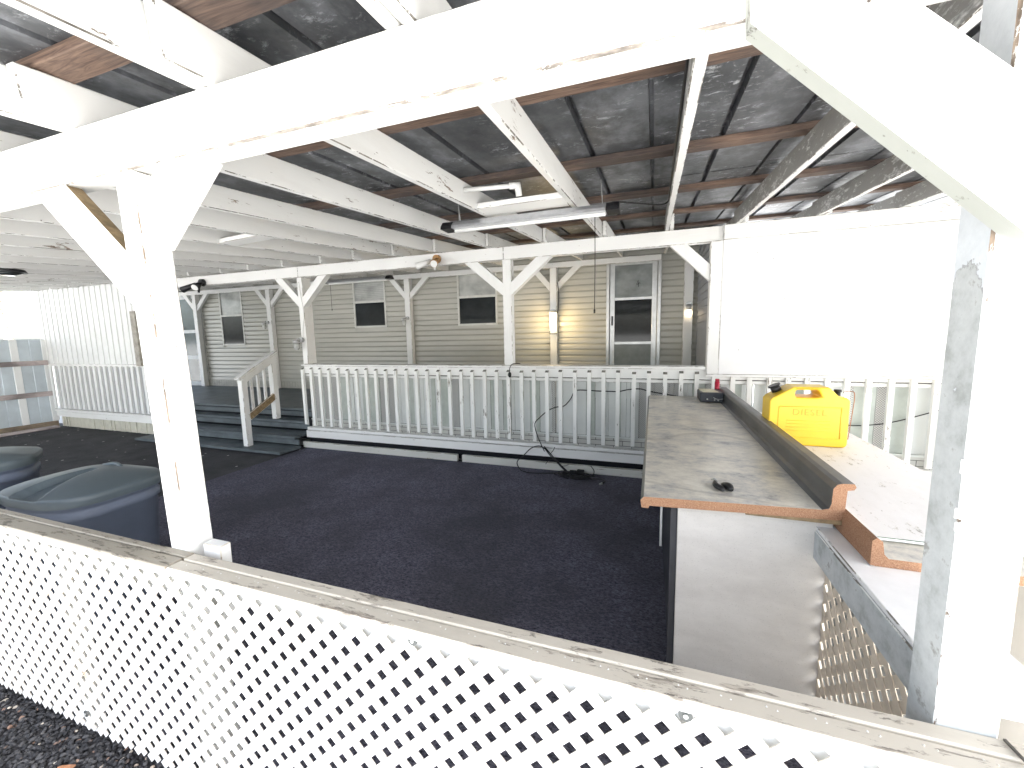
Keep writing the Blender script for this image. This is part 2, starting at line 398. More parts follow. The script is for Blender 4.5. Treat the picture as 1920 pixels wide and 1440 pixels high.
# carpet: a thin mat with thickness
m = MB(); m.box((-4.80, 0.90, -0.002), (0.60, 4.50, 0.008), ch=0.003, mc=0); m.build('carpet', CARPET, label='charcoal outdoor carpet covering the floor between lattice fence and railing', cat='carpet')
# gravel bed in front of the lattice
def gravel():
    base = [(1, 0, 0), (-1, 0, 0), (0, 1, 0), (0, -1, 0), (0, 0, 1), (0, 0, -1)]
    fs = [(4, 0, 2), (4, 2, 1), (4, 1, 3), (4, 3, 0), (5, 2, 0), (5, 1, 2), (5, 3, 1), (5, 0, 3)]
    V = []; F = []
    def stone(x, y, z, r):
        b = len(V); ang = random.random() * 6.28; ca, sa = math.cos(ang), math.sin(ang); tl = random.uniform(-0.5, 0.5)
        sx, sy, sz = r * random.uniform(0.8, 1.4), r * random.uniform(0.7, 1.1), r * random.uniform(0.5, 0.9)
        # subdivided octahedron (18 verts)
        pts = [Vector(p) for p in base]; pts += [((pts[a] + pts[b_]) / 2).normalized() for a, b_ in ED]
        for p in pts:
            q = Vector((p.x * sx, p.y * sy, p.z * sz)) * random.uniform(0.82, 1.12)
            q = Vector((q.x, q.y * math.cos(tl) - q.z * math.sin(tl), q.y * math.sin(tl) + q.z * math.cos(tl)))
            V.append((x + q.x * ca - q.y * sa, y + q.x * sa + q.y * ca, z + q.z))
        for f in F18: F.append(tuple(b + i for i in f))
    ED = []; key = {}
    for f in fs:
        for i in range(3):
            e = tuple(sorted((f[i], f[(i + 1) % 3])))
            if e not in key: key[e] = 6 + len(ED); ED.append(e)
    F18 = []
    for f in fs:
        a, b_, c = f; ab = key[tuple(sorted((a, b_)))]; bc = key[tuple(sorted((b_, c)))]; ca_ = key[tuple(sorted((c, a)))]
        F18 += [(a, ab, ca_), (ab, b_, bc), (ca_, bc, c), (ab, bc, ca_)]
    for i in range(11500):
        x = random.uniform(-3.5, -1.0); y = random.uniform(0.38, 0.90)
        stone(x, y, random.uniform(-0.004, 0.010), random.choice((0.005, 0.006, 0.007, 0.008, 0.010)))
    me = bpy.data.meshes.new('gravel'); me.from_pydata(V, [], F); me.materials.append(PEB)
    o = bpy.data.objects.new('gravel', me); col.objects.link(o)
    tag(o, 'loose black gravel on the ground in front of the lattice fence', 'gravel', kind='stuff')
gravel()
# leaf litter bits on the gravel
LEAF = plain('dry_leaf', (0.35, 0.16, 0.08), 0.8, var=0.4, sc=40)
for k, (x, y, a) in enumerate(((-2.05, 0.70, 0.4), (-1.86, 0.66, 1.2), (-1.75, 0.72, 2.2))):
    m = MB(); n = 10; c = Vector((x, y, 0.02)); ring = []
    for j in range(n):
        th = 2 * math.pi * j / n; rx = 0.032 * math.cos(th); ry = 0.013 * math.sin(th)
        m.v.append(c + Vector((rx * math.cos(a) - ry * math.sin(a), rx * math.sin(a) + ry * math.cos(a), 0.004 * math.cos(2 * th))))
    m.v.append(c + Vector((0, 0, -0.003)))
    for j in range(n): m.face((j, (j + 1) % n, n), 0)
    o = m.build('leaf', LEAF, label=('dry brown leaf on the black gravel, farthest left of three', 'dry brown leaf on the black gravel, middle one of three', 'dry brown leaf on the black gravel, farthest right of three')[k], cat='leaf', group='dry leaves on the gravel')
    md = o.modifiers.new('thickness', 'SOLIDIFY'); md.thickness = 0.0012
# leaf scrap on the carpet
m = MB(); m.obox((0.02 - 0.30, 1.62, 0.018), ((0.8, 0.6, 0), (-0.6, 0.8, 0), (0, 0, 1)), (0.016, 0.010, 0.004), 0.002, mc=0)
m.tube([(-0.29, 1.63, 0.02), (-0.28, 1.66, 0.035), (-0.25, 1.66, 0.02)], 0.003, 5)
m.build('leaf_scrap', plain('grey_leaf', (0.25, 0.25, 0.25), 0.8), label='small pale crumpled scrap on the dark carpet', cat='scrap')

# ------------------------------------------------------------------ roof frame
def zb(Y): return 2.31 + 0.0826 * (Y - 0.9)
roof = thing('carport_roof', (-4.5, 4.5, 2.6), 'white timber framed carport roof with rusty dark metal sheets above peeling rafters', 'roof')
SL = Vector((0, 1, 0.0826)).normalized()
def rafter(x, y0, y1, wdt=0.038, dep=0.14):
    m = MB(); p0 = Vector((x, y0, zb(y0) + dep / 2)); p1 = Vector((x, y1, zb(y1) + dep / 2))
    m.bar(p0, p1, wdt, dep, ch=0.004, m=0)
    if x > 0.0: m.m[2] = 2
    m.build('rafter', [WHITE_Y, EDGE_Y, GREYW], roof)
xr = [1.975, 1.385, 0.745, 0.115, -0.535, -1.18, -1.84, -2.5, -3.06, -3.66, -4.26]
x = -4.26
while x > -11.0:
    x -= 0.62; xr.append(x)
for i, x in enumerate(xr):
    j = random.uniform(-0.008, 0.008)
    rafter(x + j, 0.76 - random.uniform(0, .1), 4.60 + random.uniform(-0.03, 0.03))
    rafter(x + j + 0.045, 4.36 + random.uniform(-0.05, 0.05), 6.88)
    rafter(x + j - 0.045, -0.50, 1.12)
for Y in (0.845, 1.62, 2.56, 3.5, 4.4, 5.3, 6.2):
    m = MB(); m.bar((-11.6, Y, zb(Y) + 0.14 + 0.0195), (2.35, Y, zb(Y) + 0.14 + 0.0195), 0.10 if Y < 2 else 0.085, 0.034, ch=0.003, mc=0)
    o = m.build('purlin', PURL, roof)
# roof sheets with ribs
def sheets():
    xs = []; x = 2.5
    m = MB()
    prof = []
    X0 = 0.32 + 0.67 * 4; k = 0; x = X0
    rib = 0.028; h = 0.04
    while x > -11.8:
        prof += [(x + 0.018, 0), (x + 0.014, h), (x - 0.014, h), (x - 0.018, 0), (x - 0.335, 0), (x - 0.339, 0.02), (x - 0.356, 0.02), (x - 0.36, 0)]
        x -= 0.67
    ys = (-0.55, 3.2, 7.05)
    base = zb
    for li, (a, b) in enumerate(zip(ys, ys[1:])):
        st = len(m.v)
        for Y in (a, b + (0.12 if b < 7 else 0)):
            for (px, pz) in prof: m.v.append(Vector((px, Y, base(Y) + 0.178 + pz + (0.003 if li == 0 else 0))))
        n = len(prof)
        for i in range(n - 1): m.face((st + i, st + i + 1, st + n + i + 1, st + n + i), 0)
    o = m.build('roof_sheet', ROOF, roof); md = o.modifiers.new('t', 'SOLIDIFY'); md.thickness = 0.0015; md.offset = 1
sheets()
# beams
m = MB()
segs = [(-11.6, -7.9), (-7.897, -4.72), (-4.717, 2.4)]
for a, b in segs: m.box((a, 0.875, 2.14), (b, 0.955, 2.308), ch=0.006)
m.build('front_beam', [WHITE_X, EDGE_X], roof)
m = MB()
for a, b in ((-11.6, -7.9), (-7.897, -4.72), (-4.717, -1.65), (-1.647, 2.4)): m.box((a, 4.50, 2.463), (b, 4.59, 2.608), ch=0.004)
m.build('middle_beam', [WHITE_X, EDGE_X], roof)
m = MB(); m.box((-11.3, 6.80, 2.70), (0.1, 6.84, 2.79), ch=0.003); m.build('wall_beam', [WHITE_X, EDGE_X], roof)
# blocking between rafters
m = MB(); m.bar((-1.16, 2.76, zb(2.76) + 0.02), (-0.555, 2.76, zb(2.76) + 0.02), 0.19, 0.038, ch=0.003); m.build('blocking_board', [WHITE_X, EDGE_X], roof)
m = MB(); m.bar((-3.64, 2.72, zb(2.7) + 0.02), (-3.08, 2.66, zb(2.7) + 0.02), 0.14, 0.038, ch=0.003); m.build('blocking_board', [WHITE_X, EDGE_X], roof)

# ------------------------------------------------------------------ posts with braces
def brace(parent, x0, z0, x1, z1, y, wdt, dep, mats):
    """brace in the XZ plane from (x0,z0) to (x1,z1), face width wdt, depth dep along Y, ends cut level / plumb"""
    m = MB(); d = Vector((x1 - x0, 0, z1 - z0)).normalized(); nrm = Vector((-d.z, 0, d.x))
    # level cut at top, plumb cut at the bottom
    def at_z(off, z):
        p = Vector((x0, 0, z0)) + nrm * off; t = (z - p.z) / d.z; return p + d * t
    def at_x(off, xx):
        p = Vector((x0, 0, z0)) + nrm * off; t = (xx - p.x) / d.x; return p + d * t
    a0, a1 = at_x(-wdt / 2, x0), at_x(wdt / 2, x0); b0, b1 = at_z(-wdt / 2, z1), at_z(wdt / 2, z1)
    cs = [a0, b0, b1, a1]
    prof = [(p.x, p.z) for p in cs]
    m.prism(prof, y, y + dep)
    for i in range(4, len(m.m)): m.m[i] = 0
    if len(mats) > 2 and x1 < x0: m.m[0] = 2
    return m.build('brace', mats, parent)
def post(name, x0, x1, y0, y1, z0, z1, label, mats, braces=(), group='white porch posts', extra=None):
    t = thing(name, ((x0 + x1) / 2, (y0 + y1) / 2, z0), label, 'post', group)
    m = MB(); m.box((x0, y0, z0), (x1, y1, z1), ch=0.004); m.build('post_shaft', mats, t)
    for b in braces: brace(t, *b, mats)
    return t
WZ = [WHITE_Z, EDGE_Z]
p_left = post('porch_post', -1.562, -1.474, 0.872, 0.96, 0.0, 2.139, 'tall white front post rising behind the lattice fence beside the trash bin', [WHITE_Z, EDGE_Z, OLIVE],
     braces=((-1.563, 1.80, -1.93, 2.139, 0.874, 0.135, 0.042), (-1.473, 1.97, -1.27, 2.139, 0.874, 0.10, 0.085)))
for ch_ in list(p_left.children):
    for v in ch_.data.vertices: v.co.x -= 0.050 * max(0.0, v.co.z - 0.86) / 0.85
m = MB(); m.box((-1.470, 0.90, 0.5), (-1.385, 0.938, 0.90), ch=0.003); m.build('side_block', [WHITE_Z, CAP], p_left)
p_right = post('porch_post', 0.499, 0.588, 0.868, 0.951, 0.0, 2.139, 'grey sided front post with blistered paint at the right end of the lattice fence', [GREYP, EDGE_Z])
m = MB()
prof = [(0.135, 2.235), (0.142, 2.103), (0.50, 1.745), (0.589, 1.655), (0.589, 1.85), (0.204, 2.235)]
m.prism([(x, z) for x, z in prof], 0.826, 0.8665, m=0)
m.m[0] = 1; m.m[1] = 1; m.m[2] = 1
m.build('brace', [WHITE_Z, paint('greenish_chipped_brace_underside', base=(0.44, 0.455, 0.42), chip=0.64, under=(0.24, 0.24, 0.21), stretch=(1, 1, 1), dirt=0.8, dirtcol=(0.5, 0.5, 0.47))], p_right)
m = MB()
for k in range(9):
    z = 1.22 + 0.03 * k + random.uniform(-.01, .01); x = 0.4985; y = 0.869 + random.uniform(0, 0.006); w_ = random.uniform(0.006, 0.016)
    m.obox((0.503 + random.uniform(-.004, .01), 0.862 - w_ * 0.3, z), ((0.8, -0.6, random.uniform(-.2, .2)), (0, 0, 1), (0.6, 0.8, 0)), (w_, random.uniform(0.006, 0.018), 0.0006), 0.0003, mc=0)
m.build('paint_flakes', WPANEL, p_right)
mid = post('porch_post', -1.665, -1.560, 4.502, 4.60, 1.2445, 2.462, 'white middle post standing in the long railing with a wide Y brace', WZ,
     braces=((-1.64, 2.11, -2.06, 2.462, 4.503, 0.11, 0.09), (-1.59, 2.11, -1.17, 2.462, 4.503, 0.11, 0.09)))
p1 = post('porch_post', -4.75, -4.66, 4.502, 4.66, 1.2445, 2.462, 'white Y braced post at the stair end of the railing', WZ,
     braces=((-4.735, 2.11, -5.09, 2.462, 4.503, 0.10, 0.09), (-4.675, 2.11, -4.30, 2.462, 4.503, 0.10, 0.09)))
pc = post('porch_post', 0.515, 0.62, 4.46, 4.60, 1.17, 2.462, 'white corner post at the left edge of the white upper wall panel', WZ,
     braces=((0.514, 2.17, 0.22, 2.462, 4.503, 0.115, 0.06),))
for (x, lab, br) in ((-1.60, 'narrow wall post carrying the brightly lit lamp beside the storm door', 1), (-4.45, 'narrow wall post between the two porch windows', 1), (-8.0, 'narrow wall post nearest the tall narrow window left of the stairs', 1), (-10.35, 'narrow wall post at the far left corner beside the teal paned door', 1)):
    z1 = 2.36
    bs = ((x - 0.04, z1, x - 0.34, 2.70, 6.78, 0.09, 0.05), (x + 0.04, z1, x + 0.40, 2.70, 6.78, 0.09, 0.05))
    post('wall_post', x - 0.06, x + 0.06, 6.76, 6.86, 0.51, 2.699, lab, WZ, bs, 'posts along the house wall')
post('wall_post', 0.43, 0.56, 6.76, 6.86, 0.51, 2.76, 'narrow wall post with small bulb right of the storm door', WZ, (), 'posts along the house wall')

# ------------------------------------------------------------------ long railing at Y 4.5
rail = thing('porch_railing', (-1.2, 4.53, 0.16), 'long white porch railing with closely spaced square balusters and skirting behind', 'railing')
WX = [WHITE_X, EDGE_X]
XL, XR = -4.80, 2.78
m = MB(); m.box((XL + 0.02, 4.48, 1.215), (0.512, 4.64, 1.243), ch=0.004); m.box((0.515, 4.48, 1.14), (XR, 4.534, 1.168)); m.build('top_cap', WX, rail)
m = MB(); m.box((XL + 0.02, 4.535, 1.105), (XR, 4.573, 1.213), ch=0.003); m.box((XL + 0.02, 4.55, 1.06), (XR, 4.583, 1.097), ch=0.003); m.build('top_board', WX, rail)
m = MB(); m.box((XL + 0.02, 4.505, 0.275), (XR, 4.56, 0.318), ch=0.003); m.build('bottom_rail', WX, rail)
m = MB(); m.box((XL, 4.50, 0.165), (XR, 4.545, 0.268), ch=0.003); m.build('fascia_board', WX, rail)
TOPC = plain('worn_grey_end_grain', (0.20, 0.19, 0.17), 0.8, var=0.4, sc=30)
nb = 0; x = -4.79
while x < XR:
    m = MB(); j = random.uniform(-0.006, 0.006); tl = random.uniform(-0.004, 0.004)
    z1 = 1.185 + random.uniform(-0.008, 0.008); z0 = 0.335 + random.uniform(-0.012, 0.012)
    w2 = 0.0205
    # square stick with a slanted top cut
    y0, y1 = 4.497, 4.533
    vs = [(-w2, y0, z0 + .012), (w2, y0, z0 + .012), (w2, y1, z0), (-w2, y1, z0), (-w2, y0, z1 - 0.022), (w2, y0, z1 - 0.022), (w2, y1, z1), (-w2, y1, z1)]
    b = len(m.v)
    for i, v in enumerate(vs): m.v.append(Vector((x + j + v[0] + (tl if i > 3 else 0), v[1], v[2])))
    for f in ((0, 1, 5, 4), (1, 2, 6, 5), (2, 3, 7, 6), (3, 0, 4, 7), (0, 3, 2, 1)): m.face(f, 0)
    m.face((4, 5, 6, 7), 1)
    o = m.build('baluster', [BAL, TOPC], rail)
    nb += 1; x += 0.1585
# skirting panels behind balusters: real strips at differing depths
m = MB(); x = XL + 0.03
while x < XR:
    wd = random.choice((0.045, 0.06, 0.09, 0.12, 0.15, 0.10)); wd = min(wd, XR - x)
    mi = random.choice((0, 0, 0, 1, 2))
    y = 4.60 + random.choice((0.0, 0.008, 0.016, 0.024))
    if wd > 0.01: m.box((x, y, 0.43), (x + wd - 0.003, y + 0.012, 1.115), ch=0.002, m=mi, mc=mi)
    x += wd
m.box((XL + 0.03, 4.585, 0.415), (XR, 4.60, 0.435), ch=0.002, m=0, mc=0)
m.build('skirting_panel', [plain('white_vinyl_skirting', (0.66, 0.68, 0.66), 0.35, var=0.05, sc=3), PERF, plain('grey_green_vinyl_strip', (0.48, 0.52, 0.48), 0.4, var=0.08)], rail)
m = MB(); m.box((XL + 0.03, 4.592, 0.30), (XR, 4.61, 0.414), ch=0.001, mc=0); m.build('brick_strip', BRICK, rail)
# kickboards, then near-black sheets that paint shade into the gaps
for a, b, lab in ((-4.88, -2.335, 'left white kickboard lying under the railing next to the stairs'), (-2.27, -0.0, 'right white kickboard under the railing running behind the counter')):
    m = MB(); m.box((a, 4.50, 0.004), (b, 4.54, 0.095), ch=0.004); m.build('kickboard', [paint('kickboard_paint' , base=(0.62, 0.62, 0.57), stretch=(0.3, 1.5, 1.5), chip=0.66, dirt=0.5), EDGE_X], label=lab, cat='board', group='kickboards under the railing')
m = MB(); m.box((XL + 0.03, 4.586, 1.085), (XR, 4.592, 1.125), ch=0.0005, mc=0); m.box((XL + 0.03, 4.575, 1.0975), (XR, 4.580, 1.105), ch=0.0005, mc=0); m.build('painted_shade_strip', GAPSHADE, rail)  # near-black strips paint shade into the groove below the top board
m = MB(); m.box((-4.86, 4.62, 0.0), (2.75, 4.66, 0.43), ch=0.001, mc=0); m.build('underfloor_shade_sheet', GAPSHADE, rail)  # sheet coloured near-black as painted shade under the deck

# upper white wall panel right of the opening
pn = thing('wall_panel', (1.9, 4.48, 1.17), 'blank white upper wall panel above the right end of the railing', 'wall')
m = MB(); m.box((0.622, 4.46, 1.172), (1.2385, 4.50, 2.462), ch=0.001, mc=0); m.box((1.24, 4.46, 1.172), (2.4585, 4.50, 2.462), ch=0.001, mc=0); m.box((2.46, 4.46, 1.172), (3.35, 4.50, 2.462), ch=0.001, mc=0); m.build('panel_sheet', WPANEL, pn)
m = MB(); m.box((0.622, 4.44, 2.464), (3.35, 4.498, 2.60), ch=0.003); m.build('panel_header', WX, pn)
m = MB(); m.box((3.30, 4.44, 0.0), (3.39, 4.459, 2.462), ch=0.003); m.build('panel_trim', WZ, pn)
m = MB(); m.box((3.40, 1.9, 0.0), (3.44, 4.49, 2.55), ch=0.003, mc=0); m.build('added_sun_blocker', OLIVE, pn, label='added bare wood panel out of view, keeping sun off the railing')  # added out of view to block sun from the right end of the railing

# ------------------------------------------------------------------ deck and steps
m = MB()
y = 4.87
m.box((-11.3, 4.85, 0.475), (-8.0, 6.9, 0.51), ch=0.002, mc=0)
m.box((-7.995, 4.85, 0.475), (-4.84, 6.9, 0.51), ch=0.003, mc=0)
m.box((-4.835, 4.68, 0.475), (2.6, 6.9, 0.51), ch=0.002, mc=0)
m.build('deck', DECK, kind='structure')
st = thing('porch_steps', (-6.4, 4.5, 0.0), 'wide slate grey wooden steps with dark gaps leading up to the porch', 'steps')
X0, X1 = -8.0, -4.87
def tread(y0, y1, z, name='tread'):
    m = MB(); m.box((X0, y0, z - 0.035), (X1, y1, z), ch=0.004, mc=0); m.build(name, DECK, st)
def riser(y, z0, z1):
    m = MB(); m.box((X0, y, z0), (X1, y + 0.025, z1), ch=0.002, mc=0); m.build('riser', DECK, st)
tread(4.345, 4.50, 0.200); tread(4.507, 4.70, 0.200); tread(4.66, 4.88, 0.355)
m = MB(); m.box((X0, 4.07, 0.010), (X1 + 0.02, 4.24, 0.048), ch=0.004, mc=0); m.box((X0, 4.245, 0.010), (X1 + 0.02, 4.43, 0.048), ch=0.004, mc=0); m.build('landing_board', DECK, st)
riser(4.41, 0.064, 0.142); riser(4.72, 0.222, 0.298); riser(4.90, 0.377, 0.450)
m = MB(); m.box((X0, 4.93, 0.0), (X1, 4.95, 0.47), mc=0); m.build('step_shade_sheet', GAPSHADE, st)  # near-black sheet paints the shade seen through the step gaps
# stair handrail
hr = thing('stair_handrail', (-5.7, 4.4, 0.05), 'short sloping white handrail with slats and peeled lower wood on the steps', 'handrail')
XH = -5.62
m = MB(); m.box((XH - 0.045, 4.17, 0.05), (XH + 0.045, 4.255, 1.03), ch=0.004); m.build('front_post', [WHITE_Z, EDGE_Z], hr)
m = MB(); m.box((XH - 0.045, 4.68, 0.36), (XH + 0.045, 4.765, 1.33), ch=0.004); m.build('rear_post', [WHITE_Z, EDGE_Z], hr)
m = MB(); m.bar((XH, 4.13, 1.05), (XH, 4.80, 1.415), 0.10, 0.035, ch=0.004); m.build('top_rail', WZ, hr)
m = MB(); m.bar((XH + .03, 4.20, 1.02), (XH + .03, 4.77, 1.33), 0.03, 0.09, ch=0.003); m.build('upper_board', WZ, hr)
m = MB(); m.bar((XH + .03, 4.24, 0.475), (XH + .03, 4.70, 0.725), 0.03, 0.10, ch=0.004); m.build('lower_board', [OLIVE, WHITE_Z], hr)
for yy in (4.33, 4.44, 4.55):
    zz = 0.545 + (yy - 4.24) * 0.54
    m = MB(); m.box((XH - 0.018, yy, zz - 0.10), (XH + 0.015, yy + 0.035, zz + 0.50), ch=0.003); m.build('slat', WZ, hr)

# ------------------------------------------------------------------ house
hs = thing('mobile_home', (-4.8, 7.0, 0.51), 'cream lap sided mobile home wall at the back of the porch', 'house')
WY = 6.90
holes = [(-0.74, 0.115, 0.5, 2.80), (-5.80, -5.02, 1.81, 2.80), (-3.44, -2.65, 1.79, 2.80), (-9.66, -8.93, 1.49, 2.77), (-11.25, -10.29, 0.5, 2.8)]
m = MB()
z = 0.66; row = 0.098
while z < 2.86:
    z2 = z + row
    xs = [(-11.3, 0.64)]
    for (a, b, c, d) in holes:
        if z2 > c + 0.02 and z < d:
            nx = []
            for (p, q) in xs:
                if b <= p or a >= q: nx.append((p, q))
                else:
                    if p < a: nx.append((p, a))
                    if b < q: nx.append((b, q))
            xs = nx
    for (p, q) in xs:
        pr = [(-0.003, 0.0), (-0.024, 0.001), (-0.023, 0.058), (-0.019, 0.066), (-0.008, 0.080), (-0.004, 0.090), (-0.003, 0.098)]
        i = len(m.v)
        for (dy, dz) in pr: m.v += [Vector((p, WY + dy, z + dz)), Vector((q, WY + dy, z + dz))]
        for k in range(len(pr) - 1): m.face((i + 2 * k, i + 2 * k + 1, i + 2 * k + 3, i + 2 * k + 2), 0)
    z = z2
m.build('siding', SIDING, hs)
m = MB(); m.box((-11.3, 6.905, 0.0), (0.70, 7.05, 2.95), ch=0.001, mc=0); m.build('wall_backing', SIDING, hs)
m = MB(); x = -10.42
while x < -0.76:
    m.box((x, 6.875, 0.512), (x + 0.078, 6.895, 0.655), ch=0.003, mc=0); x += 0.08
m.build('skirting', plain('beige_ribbed_skirting', (0.45, 0.44, 0.39), 0.5), hs)
# side return wall
m = MB(); z = 0.55
while z < 2.85:
    i = len(m.v); m.v += [Vector((0.625, 5.55, z)), Vector((0.625, 6.88, z)), Vector((0.638, 6.88, z + row)), Vector((0.638, 5.55, z + row)), Vector((0.64, 5.55, z)), Vector((0.64, 6.88, z))]
    m.face((i, i + 1, i + 2, i + 3), 0); m.face((i + 4, i + 5, i + 1, i), 0); z += row
m.box((0.642, 5.55, 0.5), (0.72, 6.88, 2.85), ch=0.002, mc=0)
m.build('side_wall', plain('blue_grey_side_siding', (0.30, 0.32, 0.36), 0.5, var=0.08, sc=3), hs)
def window(x0, x1, z0, z1, zs, up, lo):
    t = thing('dummy', (0, 0, 0), None, None); bpy.data.objects.remove(t)
    m = MB(); f = 0.035
    m.box((x0, 6.865, z0), (x0 + f, 6.90, z1), ch=0.002, mc=0); m.box((x1 - f, 6.865, z0), (x1, 6.90, z1), ch=0.002, mc=0)
    m.box((x0 + f + .0005, 6.867, z0), (x1 - f - .0005, 6.90, z0 + f), ch=0.002, mc=0); m.box((x0 + f + .0005, 6.867, z1 - f), (x1 - f - .0005, 6.90, z1), ch=0.002, mc=0)
    m.box((x0 + f + .0005, 6.862, zs - 0.022), (x1 - f - .0005, 6.898, zs + 0.022), ch=0.002, mc=0)
    o = m.build('window', ALUW, hs)
    m = MB(); m.box((x0 + f, 6.888, zs + 0.02), (x1 - f, 6.894, z1 - f), ch=0.0005, mc=0); m.build('pane', up, o, label='pale upper pane')
    m = MB(); m.box((x0 + f, 6.880, z0 + f), (x1 - f, 6.886, zs - 0.02), ch=0.0005, mc=0); m.build('pane', lo, o, label='dark lower pane')
    return o
window(-5.80, -5.02, 1.81, 2.80, 2.32, GL_B, GL_D)
window(-3.44, -2.65, 1.79, 2.80, 2.31, GL_G, GL_D)
window(-9.66, -8.93, 1.49, 2.77, 2.18, GL_G, GL_D)
# storm door
m = MB(); x0, x1, z1 = -0.735, 0.105, 2.80
m.box((x0, 6.84, 0.512), (x0 + 0.05, 6.90, z1), ch=0.003, mc=0); m.box((x1 - 0.05, 6.84, 0.512), (x1, 6.90, z1), ch=0.003, mc=0); m.box((x0 + 0.0505, 6.842, z1 - 0.05), (x1 - 0.0505, 6.90, z1), ch=0.003, mc=0)
dr = m.build('storm_door', ALU, hs)
m = MB(); a, b = x0 + 0.06, x1 - 0.06; yb = 6.855
m.box((a, yb, 0.56), (a + 0.075, 6.885, z1 - 0.06), ch=0.003, mc=0); m.box((b - 0.075, yb, 0.56), (b, 6.885, z1 - 0.06), ch=0.003, mc=0)
for (c, d) in ((z1 - 0.13, z1 - 0.06), (2.12, 2.165), (1.41, 1.455), (0.56, 0.66)): m.box((a + .0755, yb + 0.002, c), (b - .0755, 6.885, d), ch=0.003, mc=0)
m.build('door_frame', ALU, dr)
m = MB(); m.box((a + .07, 6.872, 2.16), (b - .07, 6.878, z1 - 0.12), ch=.0005, mc=0); m.build('pane', GL_DG, dr, label='grey upper pane with small ornament')
m = MB(); m.box((a + .07, 6.866, 1.45), (b - .07, 6.871, 2.125), ch=.0005, mc=0); m.build('pane', GL_D, dr, label='dark middle pane reflecting the yard')
m = MB(); m.box((a + .07, 6.866, 0.65), (b - .07, 6.871, 1.415), ch=.0005, mc=0); m.build('kick_panel', plain('grey_kick_panel', (0.22, 0.24, 0.23), 0.4), dr)
m = MB(); m.box((a + 0.025, 6.835, 1.72), (a + 0.05, 6.854, 1.87), ch=0.003, mc=0); m.build('handle', BLK, dr)
m = MB(); cx, czz = -0.24, 2.37
for k in range(4):
    an = k * math.pi / 2; m.tube([(cx, 6.868, czz), (cx + 0.018 * math.cos(an) - .006 * math.sin(an), 6.866, czz + 0.032 * math.sin(an) + .01 * math.cos(an)), (cx + 0.03 * math.cos(an), 6.868, czz + 0.05 * math.sin(an))], 0.004, 5)
m.build('ornament', BLK, dr)
# far left door with teal panes
m = MB(); x0, x1 = -11.22, -10.31
m.box((x0, 6.84, 0.512), (x0 + 0.09, 6.90, 2.72), ch=0.003, mc=0); m.box((x1 - 0.12, 6.84, 0.512), (x1, 6.90, 2.72), ch=0.003, mc=0)
for c, d in ((2.62, 2.72), (1.80, 1.88), (1.16, 1.26), (0.512, 0.62)): m.box((x0 + .0905, 6.842, c), (x1 - .1205, 6.90, d), ch=0.003, mc=0)
dl = m.build('porch_door', plain('pale_door_frame', (0.5, 0.52, 0.52), 0.5), hs)
for c, d in ((1.87, 2.63), (1.25, 1.81), (0.61, 1.17)):
    m = MB(); m.box((x0 + .08, 6.87, c), (x1 - .11, 6.875, d), ch=0.0005, mc=0); m.build('pane', GL_T, dl)
# corner trim
m = MB(); m.box((-10.286, 6.865, 0.655), (-10.262, 6.90, 2.70), ch=0.002, mc=0); m.build('corner_trim', ALUW, hs)

# ------------------------------------------------------------------ left bump-out wall (Y 4.42)
lw = thing('side_wall', (-9.6, 4.45, 0.0), 'white ribbed side wall with baluster front and beige ribbed base at far left', 'wall')
m = MB(); x = -11.25
while x < -8.28:
    m.box((x, 4.47, 1.225), (x + 0.135, 4.49, 2.62), ch=0.006, mc=0); m.box((x + 0.137, 4.455, 1.225), (x + 0.158, 4.49, 2.62), ch=0.004, mc=0); x += 0.16
m.build('ribbed_sheet', VINYL, lw)
m = MB(); m.box((-11.2, 4.44, 1.17), (-8.15, 4.50, 1.223), ch=0.003); m.build('top_rail', WX, lw)
m = MB(); m.box((-11.0, 4.40, 0.30), (-8.02, 4.50, 0.352), ch=0.003); m.box((-11.0, 4.42, 0.20), (-8.0, 4.47, 0.298), ch=0.003); m.build('bottom_rail', WX, lw)
x = -11.0
while x < -8.1:
    m = MB(); m.box((x, 4.405, 0.37), (x + 0.06, 4.438, 1.19), ch=0.002, mc=0); m.build('baluster', VINYL, lw); x += 0.155
m = MB(); m.box((-11.0, 4.50, 0.35), (-8.15, 4.52, 1.17), ch=0.001, mc=0); m.build('rail_backing', plain('grey_backing', (0.45, 0.46, 0.47)), lw)
m = MB(); x = -10.95
while x < -8.15:
    wv = random.choice((0.04, 0.06, 0.14)); m.box((x, 4.45 + random.choice((0, 0.01)), 0.0), (x + wv - 0.006, 4.475, 0.198), ch=0.003, mc=0); x += wv
m.box((-10.95, 4.476, 0.0), (-8.1, 4.49, 0.2), mc=0)
m.build('ribbed_base', plain('beige_skirting_ribbed', (0.58, 0.56, 0.47), 0.5, var=0.1), lw)
m = MB(); m.box((-8.26, 4.36, 1.20), (-8.14, 4.44, 2.12), ch=0.004, mc=0); m.build('grey_stud', plain('grey_bare_stud', (0.36, 0.34, 0.30), 0.8, var=0.3), lw)
m = MB(); m.box((-8.13, 4.45, 0.0), (-8.02, 4.60, 2.44), ch=0.004, mc=0); m.build('end_post', VINYL, lw)
